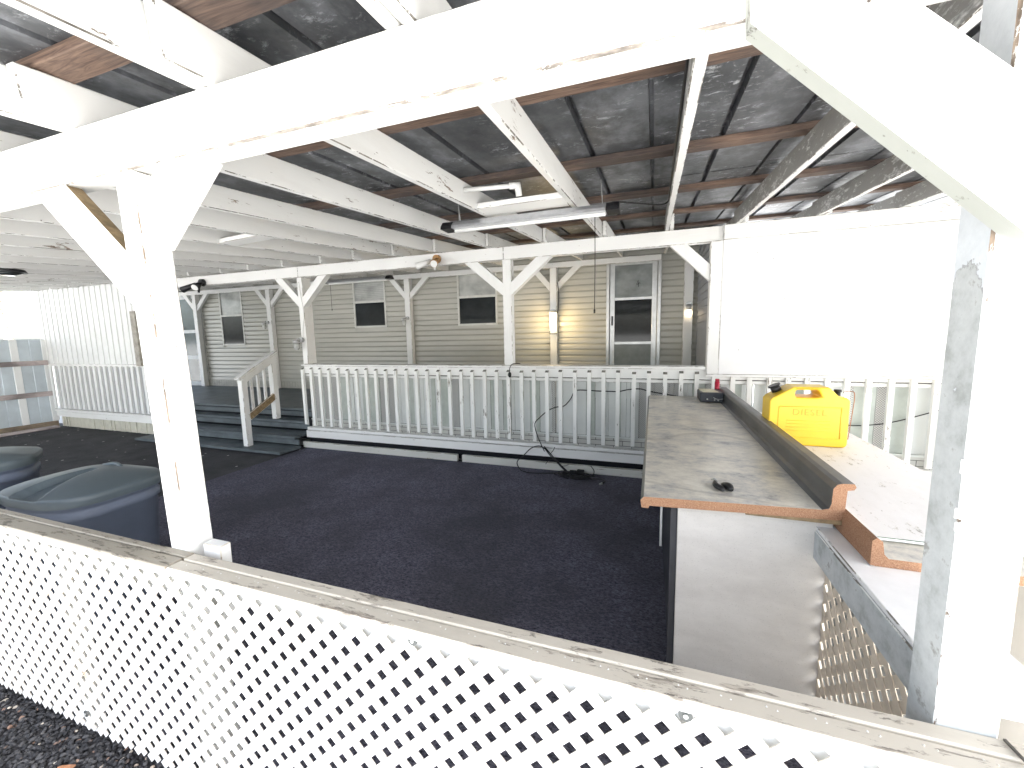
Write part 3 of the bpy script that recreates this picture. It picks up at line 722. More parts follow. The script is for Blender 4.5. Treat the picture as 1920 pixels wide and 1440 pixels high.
# ------------------------------------------------------------------ left sheet metal fence (X -11.1)
fn = thing('metal_fence', (-11.12, 3.0, 0.0), 'blue grey sheet metal fence with brown rails and white strips at far left', 'fence')
m = MB(); y = 0.4; k = 0
while y < 4.4:
    wh = (k % 3 == 2); wd = 0.10 if wh else 0.155
    m.box((-11.14, y, 0.10), (-11.12 + (0.012 if wh else 0), y + wd - 0.004, 1.70), ch=0.004, m=1 if wh else 0, mc=1 if wh else 0); y += wd; k += 1
m.build('sheet_panel', [FENCEM, VINYL], fn)
for z in (0.65, 1.25):
    m = MB(); m.box((-11.105, 0.4, z - 0.045), (-11.07, 4.44, z + 0.045), ch=0.004, mc=0); m.build('fence_rail', RAILW, fn)
m = MB(); m.box((-11.12, 0.4, 0.0), (-11.07, 4.46, 0.10), ch=0.004, mc=0); m.build('base_board', wood('brown_base_board', (0.20, 0.15, 0.10), (0.34, 0.27, 0.19), (5, 0.4, 5)), fn)
m = MB(); m.box((-10.95, 3.4, 0.0), (-10.78, 4.35, 0.035), ch=0.004, mc=0); m.build('loose_plank', RAILW, label='weathered brown plank lying on the ground by the metal fence', cat='plank')

# ------------------------------------------------------------------ front lattice fence
lf = thing('lattice_fence', (-1.2, 0.83, 0.0), 'long white diagonal lattice fence with weathered wooden cap in the foreground', 'fence')
def lattice(x0, x1, z0, z1, y0, mats, axis='x', sp=0.079, phase=(-0.757, 0.77), wdt=0.0305, th=0.0034):
    m = MB()
    for s in (1, -1):
        yc = y0 + (th / 2 if s == 1 else th * 1.5 + 0.0004)
        c0 = phase[0] - s * phase[1] + sp / 2   # lines x - s*z = c
        k0 = int(math.floor(((x0 - max(s * z0, s * z1)) - c0) / sp)) - 1; k1 = int(math.ceil(((x1 - min(s * z0, s * z1)) - c0) / sp)) + 1
        for k in range(k0, k1 + 1):
            c = c0 + k * sp
            pts = []
            for z in (z0, z1):
                pts.append((c + s * z, z))
            (xa, za), (xb, zb_) = pts
            # clip in x
            def clip(xq):
                return (xq, (xq - c) / s)
            P = [(xa, za), (xb, zb_)]
            lo, hi = (0, 1) if xa < xb else (1, 0)
            if P[hi][0] < x0 or P[lo][0] > x1: continue
            if P[lo][0] < x0: P[lo] = clip(x0)
            if P[hi][0] > x1: P[hi] = clip(x1)
            L = math.hypot(P[1][0] - P[0][0], P[1][1] - P[0][1])
            if L < 0.02: continue
            wob = random.uniform(-0.0006, 0.0006)
            if axis == 'x':
                p0 = Vector((P[0][0] + wob, yc, P[0][1])); p1 = Vector((P[1][0] + wob, yc, P[1][1])); nrm = Vector((0, 1, 0))
            else:
                p0 = Vector((yc, P[0][0], P[0][1])); p1 = Vector((yc, P[1][0], P[1][1])); nrm = Vector((1, 0, 0))
            d = (p1 - p0).normalized(); sd = d.cross(nrm)
            n0 = len(m.m)
            m.obox((p0 + p1) / 2, (d, sd, nrm), (L / 2, wdt / 2, th / 2), 0.0012, 0, 0)
            # side faces (normal = sd) get the core colour
            for q in (2, 3): m.m[n0 + q] = 1
    return m
m = lattice(-4.6, 0.66, 0.035, 0.868, 0.812, None); m.build('lattice_panel', [LAT, LATS], lf)
def capseg(x0, x1, y0, y1, z0, z1, name, dz=0):
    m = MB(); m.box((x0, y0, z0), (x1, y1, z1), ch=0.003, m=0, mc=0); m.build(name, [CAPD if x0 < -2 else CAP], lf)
capseg(-4.6, -1.47, 0.842, 0.871, 0.842, 0.882, 'top_cap'); capseg(-1.465, 0.63, 0.832, 0.869, 0.842, 0.881, 'top_cap')
capseg(-4.6, -1.478, 0.783, 0.839, 0.867, 0.879, 'cap_strip'); capseg(-1.47, 0.632, 0.785, 0.829, 0.869, 0.877, 'cap_strip')
m = MB(); m.box((-4.6, 0.789, 0.842), (-1.478, 0.8105, 0.8665), ch=0.002); m.box((-1.47, 0.787, 0.846), (0.63, 0.8105, 0.8685), ch=0.002); m.build('front_trim', [WHITE_X, WHITE_X], lf)
for x in (-3.4, -2.19, -1.45, 0.60):
    m = MB(); m.box((x - 0.045, 0.8305, 0.0), (x + 0.045, 0.868, 0.840), ch=0.003); m.build('fence_stud', [WHITE_Z, WHITE_Z], lf)
m = MB(); m.box((-4.6, 0.8305, 0.745), (-2.24, 0.866, 0.838), ch=0.003); m.box((-2.14, 0.8305, 0.745), (-1.50, 0.866, 0.838), ch=0.003); m.box((-1.40, 0.8305, 0.770), (0.55, 0.866, 0.838), ch=0.003); m.build('inner_rail', [WHITE_X, WHITE_X], lf)
for (x, z) in ((-0.568, 0.825), (0.079, 0.82), (-2.17, 0.83), (-1.63, 0.838), (-1.285, 0.83), (-2.148, 0.105), (-0.9, 0.12), (0.50, 0.80)):
    m = MB(); m.cyl((x, 0.8085, z), (x, 0.8115, z), 0.014, seg=18); m.cyl((x, 0.805, z), (x, 0.8085, z), 0.005, 0.004, seg=10, m=1); m.build('screw_washer', [STEEL, ALU], lf)
m = MB(); m.bar((0.598, 0.795, 0.884), (0.592, 0.865, 0.884), 0.005, 0.004, mc=0, ch=0.001); m.build('metal_clip', plain('rust_dark', (0.08, 0.07, 0.06)), lf)

# ------------------------------------------------------------------ right side fence (X 0.6)
sf = thing('side_lattice_fence', (0.63, 2.4, 0.0), 'tan side lattice fence with grey rail running back behind the counter', 'fence')
m = lattice(0.96, 4.35, 0.02, 0.80, 0.632, None, axis='y', phase=(1.0, 0.4), sp=0.079, wdt=0.030, th=0.003); m.build('lattice_panel', [LATB, LATB], sf)
m = MB(); m.box((0.592, 0.96, 0.735), (0.630, 4.4, 0.845), ch=0.003); m.build('grey_rail', [GREYP, EDGE_Y], sf)
m = MB(); m.box((0.594, 0.96, 0.8465), (0.78, 4.4, 0.862), ch=0.003); m.build('top_board', [plain('flat_white_board', (0.8, 0.8, 0.8), 0.5, var=0.05), EDGE_Y], sf)

# ------------------------------------------------------------------ low counter with white board
lc = thing('low_counter', (0.97, 2.6, 0.862), 'low worn counter slab with bare particle board lip beside the tall cabinet', 'counter')
m = MB()
prof = [(0.655, 0.865), (0.655, 0.945), (0.668, 0.955), (0.682, 0.945), (0.688, 0.905), (0.70, 0.892), (1.27, 0.892), (1.285, 0.885), (1.285, 0.860), (1.27, 0.863), (0.67, 0.863)]
m.prism(prof, 1.48, 3.9, m=1, mend=0)
m.m[0] = 0; m.m[1] = 0
m.build('counter_slab', [PART, LAMIN], lc)
m = MB()
for (a, b) in ((1.53, 3.85),):
    m.box((1.20, a, 0.0), (1.24, b, 0.858), ch=0.003)
m.build('support_panel', WZ, lc)
m = MB(); m.box((0.695, 1.60, 0.896), (1.25, 3.88, 0.908), ch=0.002, mc=1); m.build('plywood_sheet', [BOARD, MOSS], label='peeling white painted plywood sheet lying on the low counter', cat='board')
# ------------------------------------------------------------------ main counter
ct = thing('cabinet_counter', (0.35, 3.0, 0.0), 'tall white end cabinet under a stained laminate countertop with curled backsplash', 'counter')
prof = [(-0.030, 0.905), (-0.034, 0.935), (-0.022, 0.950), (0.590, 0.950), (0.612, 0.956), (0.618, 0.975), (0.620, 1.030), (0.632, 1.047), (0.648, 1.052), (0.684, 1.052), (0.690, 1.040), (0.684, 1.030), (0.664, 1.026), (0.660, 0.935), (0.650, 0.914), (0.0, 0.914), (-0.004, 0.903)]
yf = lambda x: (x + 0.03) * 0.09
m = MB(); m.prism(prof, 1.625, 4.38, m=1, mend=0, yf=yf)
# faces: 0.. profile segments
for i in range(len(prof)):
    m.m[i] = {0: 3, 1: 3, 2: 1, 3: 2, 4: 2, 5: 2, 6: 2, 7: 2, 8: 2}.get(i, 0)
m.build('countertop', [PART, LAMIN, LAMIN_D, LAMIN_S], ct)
m = MB(); m.box((0.112, 1.735, 0.0), (0.648, 1.755, 0.885), ch=0.002, mc=0); m.build('end_panel', CAB, ct)
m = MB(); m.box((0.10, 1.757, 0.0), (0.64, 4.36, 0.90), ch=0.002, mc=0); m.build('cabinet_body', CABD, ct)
m = MB(); m.box((0.108, 1.72, 0.886), (0.64, 1.757, 0.906), ch=0.002, mc=0); m.build('batten', PVC, ct)
m = MB(); m.box((0.085, 1.745, 0.0), (0.1105, 1.757, 0.905), ch=0.001, mc=0); m.build('edge_strip', CABG, ct)
m = MB(); m.box((0.35, 1.69, 0.895), (0.66, 1.74, 0.911), ch=0.001, mc=0); m.build('wood_shim', OLIVE, ct)
m = MB(); m.box((0.045, 1.80, 0.66), (0.055, 1.82, 0.905), ch=0.001, mc=0); m.build('hanging_strip', ALU, ct)

# ------------------------------------------------------------------ jug
def jug():
    t = thing('fuel_can', (0.87, 2.86, 0.909), 'yellow plastic diesel fuel can standing on the white plywood sheet', 'fuel can')
    yc, th = 2.86, 0.17
    ox, oz = 0.672, 0.910
    # outline (x,z) with handle hole
    out = [(0.02, 0.0), (0.385, 0.0), (0.40, 0.015), (0.40, 0.275), (0.39, 0.292), (0.345, 0.30), (0.305, 0.345), (0.295, 0.352), (0.125, 0.352), (0.11, 0.345), (0.015, 0.285), (0.0, 0.265), (0.0, 0.02)]
    hole = [(0.13, 0.300), (0.135, 0.29), (0.235, 0.29), (0.262, 0.296), (0.247, 0.330), (0.24, 0.335), (0.14, 0.335), (0.13, 0.328)]
    import bmesh
    bm = bmesh.new()
    def loop(pts, y):
        vs = [bm.verts.new((ox + x, y, oz + z)) for x, z in pts]
        return vs, [bm.edges.new((vs[i], vs[(i + 1) % len(vs)])) for i in range(len(vs))]
    a, ea = loop(out, yc - th / 2); b, eb = loop(hole, yc - th / 2)
    r = bmesh.ops.triangle_fill(bm, use_beauty=True, use_dissolve=False, edges=ea + eb)
    fs = [g for g in r['geom'] if isinstance(g, bmesh.types.BMFace)]
    ex = bmesh.ops.extrude_face_region(bm, geom=fs)
    for g in ex['geom']:
        if isinstance(g, bmesh.types.BMVert): g.co.y += th
    bmesh.ops.recalc_face_normals(bm, faces=bm.faces)
    off = Vector(OFF[t.name])
    for v in bm.verts: v.co -= off
    me = bpy.data.meshes.new('can_body'); bm.to_mesh(me); bm.free(); me.materials.append(JUG)
    for p in me.polygons: p.use_smooth = True
    o = bpy.data.objects.new('can_body', me); col.objects.link(o); o.parent = t; OFF[o.name] = tuple(off)
    bv = o.modifiers.new('bevel', 'BEVEL'); bv.width = 0.016; bv.segments = 4; bv.limit_method = 'ANGLE'; bv.angle_limit = R_(40)
    try:
        wn = o.modifiers.new('wn', 'WEIGHTED_NORMAL'); wn.keep_sharp = True
    except Exception: pass
    # raised frame and rules on the side
    m = MB(); yf0 = yc - th / 2 - 0.0015
    x0, x1, z0, z1 = ox + 0.05, ox + 0.36, oz + 0.05, oz + 0.235
    for (p, q) in (((x0, z0), (x1, z0)), ((x1, z0), (x1, z1)), ((x1, z1), (x0, z1)), ((x0, z1), (x0, z0))):
        m.tube([(p[0], yf0, p[1]), (q[0], yf0, q[1])], 0.0025, 6, 0, 1)
    for zz in (0.152, 0.132, 0.112, 0.092): m.tube([(x0 + 0.04, yf0 + .001, oz + zz), (x1 - 0.05, yf0 + .001, oz + zz)], 0.0016, 5, 0, 1)
    m.build('embossed_frame', JUG, t)
    cu = bpy.data.curves.new('txt', 'FONT'); cu.body = 'DIESEL'; cu.size = 0.052; cu.extrude = 0.002; cu.align_x = 'CENTER'; cu.space_character = 1.15
    to = bpy.data.objects.new('txt', cu); col.objects.link(to)
    to.location = (0, 0, 0)
    bpy.context.view_layer.update()
    dg = bpy.context.evaluated_depsgraph_get(); me = bpy.data.meshes.new_from_object(to.evaluated_get(dg)); bpy.data.objects.remove(to)
    for v in me.vertices:
        x, y, z = v.co; v.co = Vector((ox + 0.205 + x, yc - th / 2 - 0.0005 - z, oz + 0.185 + y)) - off
    me.materials.clear(); me.materials.append(plain('yellow_lettering', (0.62, 0.38, 0.015), 0.4)); me.name = 'lettering'
    lo = bpy.data.objects.new('lettering', me); col.objects.link(lo); lo.parent = t; lo['label'] = 'raised lettering DIESEL'
    # spout cap left, vent cap right
    m = MB(); m.cyl((ox + 0.055, yc, oz + 0.315), (ox + 0.040, yc, oz + 0.345), 0.028, 0.026); m.cyl((ox + 0.040, yc, oz + 0.345), (ox + 0.036, yc, oz + 0.353), 0.034, 0.034); m.build('filler_cap', BLK, t)
    m = MB(); m.cyl((ox + 0.365, yc, oz + 0.290), (ox + 0.365, yc, oz + 0.318), 0.014, 0.014); m.cyl((ox + 0.365, yc, oz + 0.318), (ox + 0.365, yc, oz + 0.332), 0.02, 0.018); m.build('vent_cap', BLK, t)
    m = MB(); m.tube([(ox + 0.385, yc - .02, oz + 0.318), (ox + 0.41, yc - .04, oz + 0.328), (ox + 0.425, yc - 0.06, oz + 0.31), (ox + 0.415, yc - 0.07, oz + 0.18), (ox + 0.405, yc - 0.07, oz + 0.05)], 0.0022, 6); m.build('tether', plain('rusty_wire', (0.35, 0.14, 0.06)), t)
jug()

# battery charger like box with red bottle
bx = thing('charger_box', (0.53, 4.1, 0.952), 'small dark metal box with paper on top at the far end of the countertop', 'box')
m = MB(); m.box((0.42, 4.03, 0.952), (0.612, 4.30, 1.040), ch=0.006, mc=0); m.build('box_case', plain('dark_slate_metal', (0.045, 0.05, 0.06), 0.4, metal=0.3), bx)
m = MB(); m.obox((0.50, 4.17, 1.043), ((1, 0.1, 0), (-0.1, 1, 0), (0, 0, 1)), (0.065, 0.11, 0.002), 0.0005, mc=0); m.build('paper_label', plain('yellowed_paper', (0.55, 0.52, 0.40), 0.8), bx)
for dx in (0.03, 0.09, 0.12):
    m = MB(); m.cyl((0.45 + dx, 4.028, 0.985 - dx * 0.1), (0.45 + dx, 4.018, 0.985 - dx * .1), 0.007, 0.005, 12); m.build('knob', ALU, bx)
m = MB(); m.tube([(0.53, 4.025, 0.998), (0.55, 4.01, 0.988), (0.58, 4.01, 0.986), (0.612, 4.03, 0.987)], 0.003, 6); m.build('wire_lead', ALU, bx)
rb = thing('spray_bottle', (0.598, 4.345, 0.952), 'small red plastic bottle standing behind the dark box', 'bottle')
m = MB(); m.cyl((0.60, 4.345, 0.952), (0.60, 4.345, 1.11), 0.022, 0.022); m.build('bottle_body', RED, rb)
m = MB(); m.cyl((0.60, 4.345, 1.111), (0.60, 4.345, 1.135), 0.019, 0.018); m.build('bottle_cap', RED, rb)
# small black clip tool on the counter
tl = thing('spring_clamp', (0.27, 1.79, 0.951), 'small black and chrome clip lying on the near end of the countertop', 'clamp')
m = MB()
m.tube([(0.262, 1.85, 0.962), (0.258, 1.80, 0.965), (0.275, 1.77, 0.962), (0.282, 1.755, 0.962)], lambda t: 0.006 + 0.006 * math.sin(math.pi * t), 10)
m.tube([(0.285, 1.82, 0.963), (0.305, 1.79, 0.966), (0.312, 1.76, 0.962)], lambda t: 0.006 + 0.010 * math.sin(math.pi * t), 10)
m.build('grip', BLK, tl)
m = MB(); m.tube([(0.252, 1.88, 0.960), (0.262, 1.855, 0.972), (0.272, 1.835, 0.964), (0.268, 1.80, 0.972), (0.280, 1.765, 0.962)], 0.0035, 8); m.build('spring', ALU, tl)

# ------------------------------------------------------------------ trash bins
def bin_(cx, cy, rot, label, h=0.80, sx=0.33, sy=0.275):
    t = thing('trash_bin', (cx, cy, 0), label, 'trash bin', 'dark plastic trash bins behind the lattice')
    ca, sa = math.cos(rot), math.sin(rot)
    def W(u, v, z): return Vector((cx + u * ca - v * sa, cy + u * sa + v * ca, z))
    def sup(th, a, b, n=3.2):
        c, s = math.cos(th), math.sin(th)
        return a * math.copysign(abs(c) ** (2 / n), c), b * math.copysign(abs(s) ** (2 / n), s)
    N = 64; m = MB(); rings = []
    for (z, k) in ((0.0, 0.78), (0.02, 0.80), (h - 0.14, 0.94), (h - 0.135, 0.975), (h - 0.10, 0.975), (h - 0.095, 0.95), (h - 0.075, 0.955), (h - 0.07, 0.985), (h - 0.045, 0.985)):
        r = []
        for i in range(N):
            u, v = sup(2 * math.pi * i / N, sx * k, sy * k); r.append(len(m.v)); m.v.append(W(u, v, z))
        rings.append(r)
    for a, b in zip(rings, rings[1:]):
        for i in range(N): m.face((a[i], a[(i + 1) % N], b[(i + 1) % N], b[i]), 0, True)
    m.face(rings[0][::-1], 0); m.build('bin_body', BINB, t)
    # lid: superellipse skirt + dome with a recessed grip wedge at -u end
    m = MB(); rings = []; NR = 40
    def ht(u, v):
        r = (abs(u / sx) ** 3.2 + abs(v / sy) ** 3.2) ** (1 / 3.2)
        z = h + 0.055 * (1 - r ** 2.2)
        # wedge recess opening to the -u tip
        ax_, ay_, mx_, my_ = -0.01, 0.06, 0.03, -sy
        L_ = math.hypot(mx_ - ax_, my_ - ay_); dx_, dy_ = (mx_ - ax_) / L_, (my_ - ay_) / L_
        tt = ((u - ax_) * dx_ + (v - ay_) * dy_); off = abs(-(u - ax_) * dy_ + (v - ay_) * dx_)
        half = 0.022 + 0.085 * max(0, tt) / L_
        e = max(0, min(1, (half - off) / 0.012)); s0 = max(0, min(1, tt / 0.02))
        z -= 0.040 * e * e * (3 - 2 * e) * s0
        return z
    for (z, k) in ((h - 0.055, 1.02), (h - 0.03, 1.03), (h - 0.012, 1.03), (h - 0.003, 1.01)):
        r = []
        for i in range(N * 3):
            u, v = sup(2 * math.pi * i / (N * 3), sx * k, sy * k); r.append(len(m.v)); m.v.append(W(u, v, z))
        rings.append(r)
    for q in range(NR, 0, -1):
        k = q / NR; r = []
        for i in range(N * 3):
            u, v = sup(2 * math.pi * i / (N * 3), sx * k, sy * k, 2 + 1.2 * k); r.append(len(m.v)); m.v.append(W(u, v, ht(u, v)))
        rings.append(r)
    for a, b in zip(rings, rings[1:]):
        for i in range(N * 3): m.face((a[i], a[(i + 1) % (N * 3)], b[(i + 1) % (N * 3)], b[i]), 0, True)
    m.face(rings[-1], 0, True); m.build('bin_lid', BIN, t)
    m = MB(); m.tube([W(-0.10, sy * 0.54, h + 0.035), W(-0.02, sy * 0.60, h + 0.048), W(0.06, sy * 0.54, h + 0.035)], 0.011, 8); m.build('handle', BIN, t)
bin_(-3.15, 1.34, R_(4), 'dark teal trash bin with domed lid and grip recess next to the white post')
bin_(-4.22, 1.22, R_(60), 'second darker trash bin partly cut off at the left edge of the picture', h=0.86)

# ------------------------------------------------------------------ light fixtures
def shop_light(x0, x1, y, z, label, cord_len, cx):
    t = thing('shop_light', ((x0 + x1) / 2, y, z), label, 'light fixture', 'hanging fluorescent shop lights')
    m = MB(); pr = [(-0.055, -0.02), (0.055, -0.02), (0.05, 0.0), (0.022, 0.03), (-0.022, 0.03), (-0.05, 0.0)]
    m.prism([(y + a, z + b) for a, b in pr], x0 + 0.085, x1 - 0.085, axis='x'); m.build('reflector', REFL, t)
    for a, b in ((x0, x0 + 0.083), (x1 - 0.083, x1)):
        m = MB(); m.prism([(y + p * 1.1, z + q * 1.1) for p, q in pr], a, b, axis='x'); m.build('end_cap', BLK, t)
    m = MB(); m.cyl((x0 + 0.09, y, z - 0.03), (x1 - 0.09, y, z - 0.03), 0.012, seg=12); m.build('tube', PVC, t)
    for xx in (x0 + 0.12, x1 - 0.12):
        zt = zb(y) + (0.02)
        m = MB()
        for dy in (-0.03, 0.03):
            m.tube([(xx, y + dy, z + 0.02), (xx + 0.01, y + dy * 0.3, (z + zt) / 2), (xx, y, zt + 0.1)], 0.0025, 5)
        m.build('hanging_chain', ALU, t)
    m = MB(); m.tube([(cx, y, z - 0.02), (cx + 0.002, y, z - cord_len * 0.5), (cx, y, z - cord_len)], 0.0028, 5); m.cyl((cx, y, z - cord_len), (cx, y, z - cord_len - 0.025), 0.006); m.build('pull_cord', CORD, t)
shop_light(-1.49, -0.22, 2.8, 2.40, 'fluorescent shop light hanging under the near rafters of the carport', 0.64, -0.378)
shop_light(-5.20, -3.88, 5.5, 2.53, 'smaller looking shop light hanging behind the middle beam near the windows', 0.44, -5.09)
def flood(x, y, z, label, body, lens, s=1.0, grp='twin head flood lights on the middle beam'):
    t = thing('flood_light', (x, y, z), label, 'flood light', grp)
    m = MB(); m.cyl((x, 4.499, z + 0.03), (x, 4.45, z + 0.03), 0.05 * s, 0.045 * s); m.build('mount', body, t)
    m = MB(); m.tube([(x, 4.45, z + 0.03), (x - 0.03, 4.42, z), (x - 0.05, 4.40, z - 0.005)], 0.012 * s, 8); m.cyl((x - 0.04, 4.41, z), (x - 0.20 * s, 4.33, z - 0.07 * s), 0.025 * s, 0.042 * s); m.build('lamp_head', lens if body is GOLD else body, t)
    m = MB(); m.cyl((x + 0.015, 4.44, z + 0.01), (x + 0.035, 4.34, z - 0.05 * s), 0.028 * s, 0.048 * s); m.build('lamp_head', body, t)
    m = MB(); m.cyl((x + 0.0355, 4.338, z - 0.052 * s), (x + 0.037, 4.334, z - 0.054 * s), 0.042 * s, 0.040 * s); m.build('lens', lens, t)
    m = MB(); m.cyl((x, 4.43, z - 0.01), (x + 0.005, 4.41, z - 0.11 * s), 0.018 * s, 0.012 * s); m.build('motion_sensor', lens if body is GOLD else body, t)
flood(-2.50, 4.4, 2.505, 'twin head flood light with brassy mount on the middle beam between two posts', GOLD, PVC)
flood(-6.62, 4.4, 2.47, 'black twin head flood light near the left end of the middle beam', BLK, PVC, 1.15)
# jar lights
def jar(x, y, z, label, lit=False, name='wall_lantern'):
    t = thing(name, (x, y, z), label, 'lamp', 'jar lamps on the posts')
    m = MB(); m.cyl((x, y + 0.02, z + 0.06), (x, y - 0.02, z + 0.06), 0.035); m.tube([(x, y, z + 0.06), (x - 0.01, y - 0.05, z + 0.075), (x - 0.04, y - 0.05, z + 0.05)], 0.011, 8)
    m.cyl((x - 0.04, y - 0.05, z + 0.055), (x - 0.04, y - 0.05, z + 0.02), 0.048); m.build('lamp_base', ALU, t)
    m = MB(); m.cyl((x - 0.04, y - 0.05, z + 0.018), (x - 0.04, y - 0.05, z - 0.06), 0.042, 0.036); m.cyl((x - 0.04, y - 0.05, z - 0.0605), (x - 0.04, y - 0.05, z - 0.08), 0.036, 0.018); m.build('glass_jar', CLEAR, t)
jar(-4.72, 4.47, 1.53, 'clear glass jar lamp on the stair end post')
jar(-4.45, 6.73, 1.90, 'clear glass jar lamp on the wall post between the windows')
jar(-8.03, 6.73, 1.92, 'clear glass jar lamp on the wall post left of the stairs')
m = MB(); m.tube([(-4.715, 4.497, 2.40), (-4.69, 4.494, 2.2), (-4.665, 4.494, 1.95), (-4.70, 4.494, 1.75), (-4.715, 4.494, 1.62)], 0.006, 6); m.build('conduit', PVC, label='thin white cable running down the stair end post', cat='cable')
ll = thing('wall_lamp', (-1.58, 6.72, 1.78), 'tall lit lamp glowing warm yellow on the wall post left of the storm door', 'lamp')
m = MB(); m.cyl((-1.60, 6.76, 1.96), (-1.60, 6.70, 1.96), 0.06); m.cyl((-1.59, 6.69, 1.955), (-1.59, 6.69, 1.985), 0.07, 0.045); m.build('lamp_base', ALU, ll)
m = MB(); m.cyl((-1.59, 6.69, 1.954), (-1.59, 6.69, 1.66), 0.060, 0.050, 20); m.build('glass_globe', LAMPON, ll)
for zz in (1.60, 1.02):
    m = MB(); m.box((-1.665, 6.752, zz), (-1.535, 6.759, zz + 0.012), mc=0, ch=.001); m.build('cable_strap', CORD, ll)
m = MB(); m.tube([(-1.52, 6.745, 2.45), (-1.50, 6.745, 2.25), (-1.51, 6.745, 2.05), (-1.525, 6.745, 1.95)], 0.008, 6); m.build('power_wire', CORD, ll)
ld = bpy.data.lights.new('lamp_glow', 'POINT'); ld.energy = 3.4; ld.color = (1.0, 0.74, 0.38); ld.shadow_soft_size = 0.06
lo = bpy.data.objects.new('lamp_glow', ld); col.objects.link(lo); lo.location = Vector((-1.59, 6.58, 1.80)) - Vector(OFF[ll.name]); lo.parent = ll
bl = thing('bulb_holder', (0.50, 6.74, 1.87), 'small lit bulb in a holder on the wall post right of the storm door', 'lamp')
m = MB(); m.cyl((0.50, 6.76, 2.0), (0.50, 6.70, 2.0), 0.05); m.cyl((0.50, 6.71, 2.0), (0.50, 6.70, 1.92), 0.04, 0.032); m.build('socket', ALU, bl)
m = MB(); m.tube([(0.50, 6.70, 1.925), (0.50, 6.70, 1.90), (0.50, 6.70, 1.87), (0.50, 6.70, 1.84), (0.50, 6.70, 1.82)], lambda t: 0.02 + 0.028 * math.sin(math.pi * min(1, t * 0.9 + 0.08)), 16); m.build('bulb', BULBON, bl)
# ceiling lamp far left
cf = thing('ceiling_light', (-6.87, 2.55, 2.40), 'dark oval light fixture under the rafters at far left', 'lamp')
m = MB(); m.cyl((-6.87, 2.55, zb(2.55) - 0.001), (-6.87, 2.55, zb(2.55) - 0.035), 0.13, 0.15, 28); m.build('fixture_rim', BLK, cf)
m = MB(); m.cyl((-6.87, 2.55, zb(2.55) - 0.036), (-6.87, 2.55, zb(2.55) - 0.07), 0.12, 0.05, 28); m.build('glass_dome', GL_D, cf)
# pvc pipe
pv = MB(); pv.cyl((-1.16, 2.46, 2.522), (-0.84, 2.52, 2.526), 0.014, seg=12); pv.cyl((-0.87, 2.515, 2.526), (-0.822, 2.524, 2.527), 0.020, seg=12); pv.cyl((-0.822, 2.524, 2.545), (-0.822, 2.56, 2.475), 0.020, seg=12)
pv.build('pvc_pipe', PVC, label='short white plastic pipe with elbow sticking out below the second purlin', cat='pipe')
# black cable on rafter and hook
m = MB()
m.tube([(0.090, 1.45, 2.49), (0.085, 1.8, 2.47), (0.084, 2.4, 2.50), (0.087, 3.0, 2.53), (0.084, 3.35, 2.56), (0.02, 3.30, 2.53), (-0.12, 3.1, 2.50), (-0.25, 2.88, 2.46), (-0.28, 2.82, 2.43)], 0.006, 6)
m.tube([(0.088, 1.47, 2.46), (0.083, 1.9, 2.44), (0.083, 2.5, 2.48), (0.085, 3.2, 2.54)], 0.005, 6)
m.build('power_cable', CORD, label='black power cable clipped along the rafter down to the shop light', cat='cable')
m = MB()
for zc in (2.50, 2.455): m.tube([(0.086 + 0.0, 1.44 + 0.018 * math.cos(a), zc + 0.018 * math.sin(a)) for a in [k * math.pi / 6 for k in range(13)]], 0.005, 6, smooth=1)
m.build('cable_hook', BLK, label='black double ring hook holding the cable to the rafter', cat='hook')

# outlet cord on the railing
oc = thing('cord_plug', (-1.58, 4.47, 1.1), 'short black cord with plug hanging over the railing top at the middle post', 'cord')
m = MB(); m.tube([(-1.50, 4.60, 1.256), (-1.53, 4.54, 1.262), (-1.565, 4.47, 1.252), (-1.585, 4.455, 1.20), (-1.583, 4.453, 1.16)], 0.005, 6); m.build('cord', CORD, oc)
m = MB(); m.tube([(-1.583, 4.453, 1.165), (-1.583, 4.452, 1.14), (-1.583, 4.452, 1.105)], lambda t: 0.010 + 0.010 * math.sin(math.pi * t), 10); m.build('plug', CORD, oc)
# cable woven through railing
m = MB()
P = [(-1.177, 4.47, 0.236), (-1.26, 4.47, 0.42), (-1.29, 4.475, 0.56), (-1.25, 4.55, 0.62), (-1.16, 4.56, 0.70), (-1.06, 4.56, 0.75), (-0.96, 4.56, 0.77), (-0.88, 4.56, 0.86), (-0.83, 4.56, 0.95), (-0.70, 4.56, 0.96), (-0.58, 4.56, 0.955), (-0.45, 4.56, 0.955), (-0.35, 4.56, 0.955), (-0.24, 4.56, 0.98), (-0.12, 4.56, 0.99), (-0.02, 4.56, 0.965), (0.2, 4.56, 0.93), (0.5, 4.56, 0.88), (0.9, 4.56, 0.80), (1.3, 4.56, 0.74), (1.72, 4.56, 0.69), (1.97, 4.56, 0.71), (2.15, 4.56, 0.76), (2.40, 4.56, 0.86)]
m.tube(P, 0.0055, 6); m.build('extension_cord', CORD, label='black extension cord threaded behind the balusters of the railing', cat='cord')
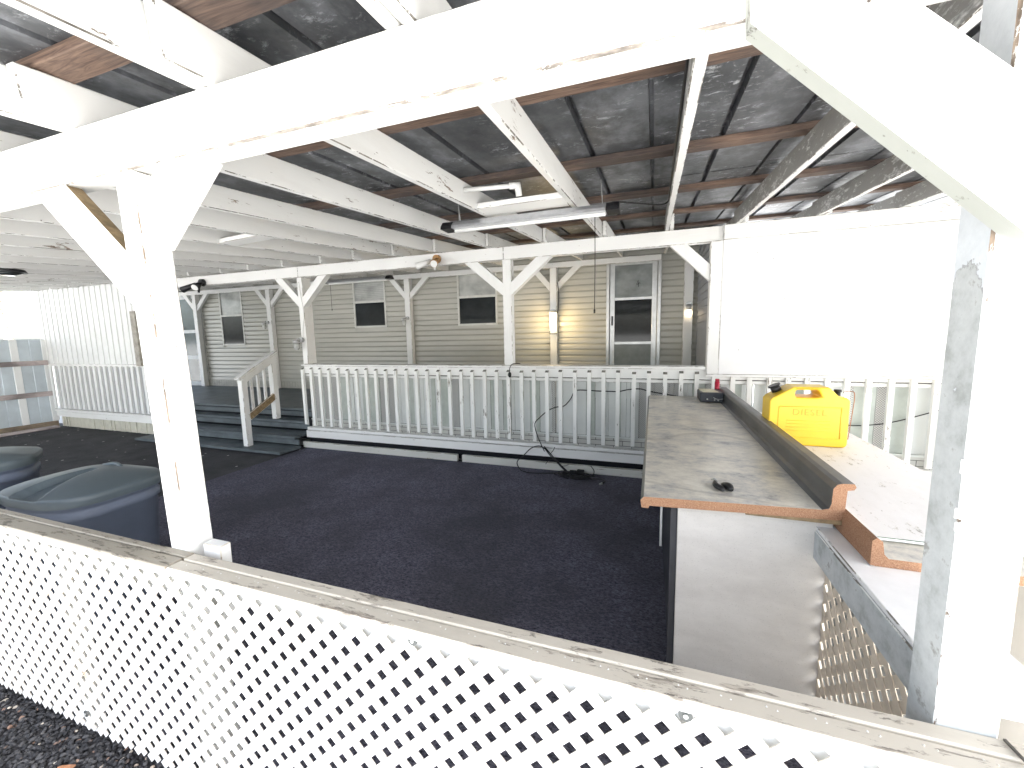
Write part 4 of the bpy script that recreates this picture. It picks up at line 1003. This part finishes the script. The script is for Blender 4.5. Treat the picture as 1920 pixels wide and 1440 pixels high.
# cable pile
cp = thing('cable_bundle', (-0.8, 4.35, 0.01), 'tangled black cables with plugs hanging down and heaped on the carpet', 'cables')
m = MB(); B = Vector((-0.88, 4.42, 0.05))
m.tube([(-1.177, 4.455, 0.30), (-1.12, 4.45, 0.24), (-1.03, 4.44, 0.15), (-0.94, 4.43, 0.07), (-0.88, 4.41, 0.03)], 0.007, 6)
m.tube([(-1.16, 4.45, 0.27), (-1.10, 4.44, 0.20), (-1.01, 4.43, 0.12), (-0.93, 4.42, 0.05), (-0.86, 4.40, 0.02)], 0.006, 6)
m.tube([(-1.12, 4.45, 0.235), (-1.22, 4.455, 0.30), (-1.33, 4.45, 0.27), (-1.43, 4.44, 0.17), (-1.50, 4.42, 0.10), (-1.47, 4.40, 0.03), (-1.38, 4.33, 0.016), (-1.22, 4.33, 0.014), (-1.0, 4.40, 0.014), (-0.88, 4.40, 0.02)], 0.006, 6)
m.tube([(-1.10, 4.44, 0.22), (-1.06, 4.43, 0.27), (-1.04, 4.42, 0.31)], 0.004, 5)
m.tube([(-1.05, 4.44, 0.17), (-1.12, 4.42, 0.14), (-1.15, 4.42, 0.10)], 0.004, 5)
m.tube([(-0.97, 4.43, 0.09), (-0.92, 4.42, 0.10), (-0.88, 4.41, 0.12)], 0.004, 5)
for k in range(9):
    a0 = random.random() * 6.28; rx, ry = random.uniform(0.06, 0.22), random.uniform(0.04, 0.11); cx, cy = -0.80 + random.uniform(-.05, .08), 4.33 + random.uniform(-.03, .02)
    m.tube([(cx + rx * math.cos(a0 + t * 0.55), cy + ry * math.sin(a0 + t * 0.55), 0.016 + 0.012 * random.random() + k * 0.003) for t in range(11)], 0.0055, 6)
m.tube([(-0.62, 4.30, 0.016), (-0.52, 4.32, 0.018), (-0.46, 4.27, 0.018), (-0.48, 4.20, 0.016)], 0.006, 6)
m.tube([(-0.64, 4.49, 0.10), (-0.60, 4.46, 0.06), (-0.60, 4.42, 0.016)], 0.005, 5)
m.build('cable', CORD, cp)
for (x, y, z) in ((-0.82, 4.37, 0.05), (-0.90, 4.35, 0.035), (-0.74, 4.39, 0.06)):
    m = MB(); m.box((x - 0.04, y - 0.022, z - 0.02), (x + 0.04, y + 0.022, z + 0.02), ch=0.006, mc=0); m.build('plug_block', CORD, cp)
m = MB(); m.cyl((-0.48, 4.20, 0.018), (-0.50, 4.17, 0.018), 0.012, 0.010); m.build('plug', ALU, cp)

for mm in bpy.data.materials:
    pass

# tree beyond the far left fence
tr = thing('tree', (-17.5, 6.3, 0.0), 'pale sunlit yellow green tree beyond the metal fence at far left', 'tree')
m = MB(); m.tube([(-17.5, 6.3, 0), (-17.45, 6.35, 1.3), (-17.6, 6.2, 2.4), (-17.5, 6.4, 3.6)], lambda t: 0.12 - 0.08 * t, 8)
for k in range(6):
    a = k * 1.05; m.tube([(-17.5, 6.3, 1.6 + k * 0.25), (-17.5 + 0.5 * math.cos(a), 6.3 + 0.5 * math.sin(a), 2.1 + k * 0.25), (-17.5 + 1.0 * math.cos(a), 6.3 + 1.0 * math.sin(a), 2.4 + k * 0.28)], lambda t: 0.04 - 0.03 * t, 5)
m.build('trunk', plain('grey_bark', (0.28, 0.25, 0.21), 0.9, var=0.3), tr)
m = MB(); cl = [Vector((-17.5 + random.gauss(0, 0.8), 6.3 + random.gauss(0, 0.6), random.uniform(2.4, 3.6))) for _ in range(14)]
for c in cl:
    for _ in range(70):
        p = c + Vector((random.gauss(0, 0.2), random.gauss(0, 0.2), random.gauss(0, 0.16)))
        a = Vector((random.uniform(-1, 1), random.uniform(-1, 1), random.uniform(-.6, .6))).normalized() * 0.05; b_ = a.cross(Vector((random.random(), random.random(), 1))).normalized() * 0.025
        i = len(m.v); m.v += [p - a, p - b_ + Vector((0, 0, .006)), p + a, p + b_ + Vector((0, 0, .006))]; m.face((i, i + 1, i + 2, i + 3), 0)
m.build('crown', plain('pale_leaf', (0.50, 0.54, 0.22), 0.6, var=0.25, sc=3), tr)
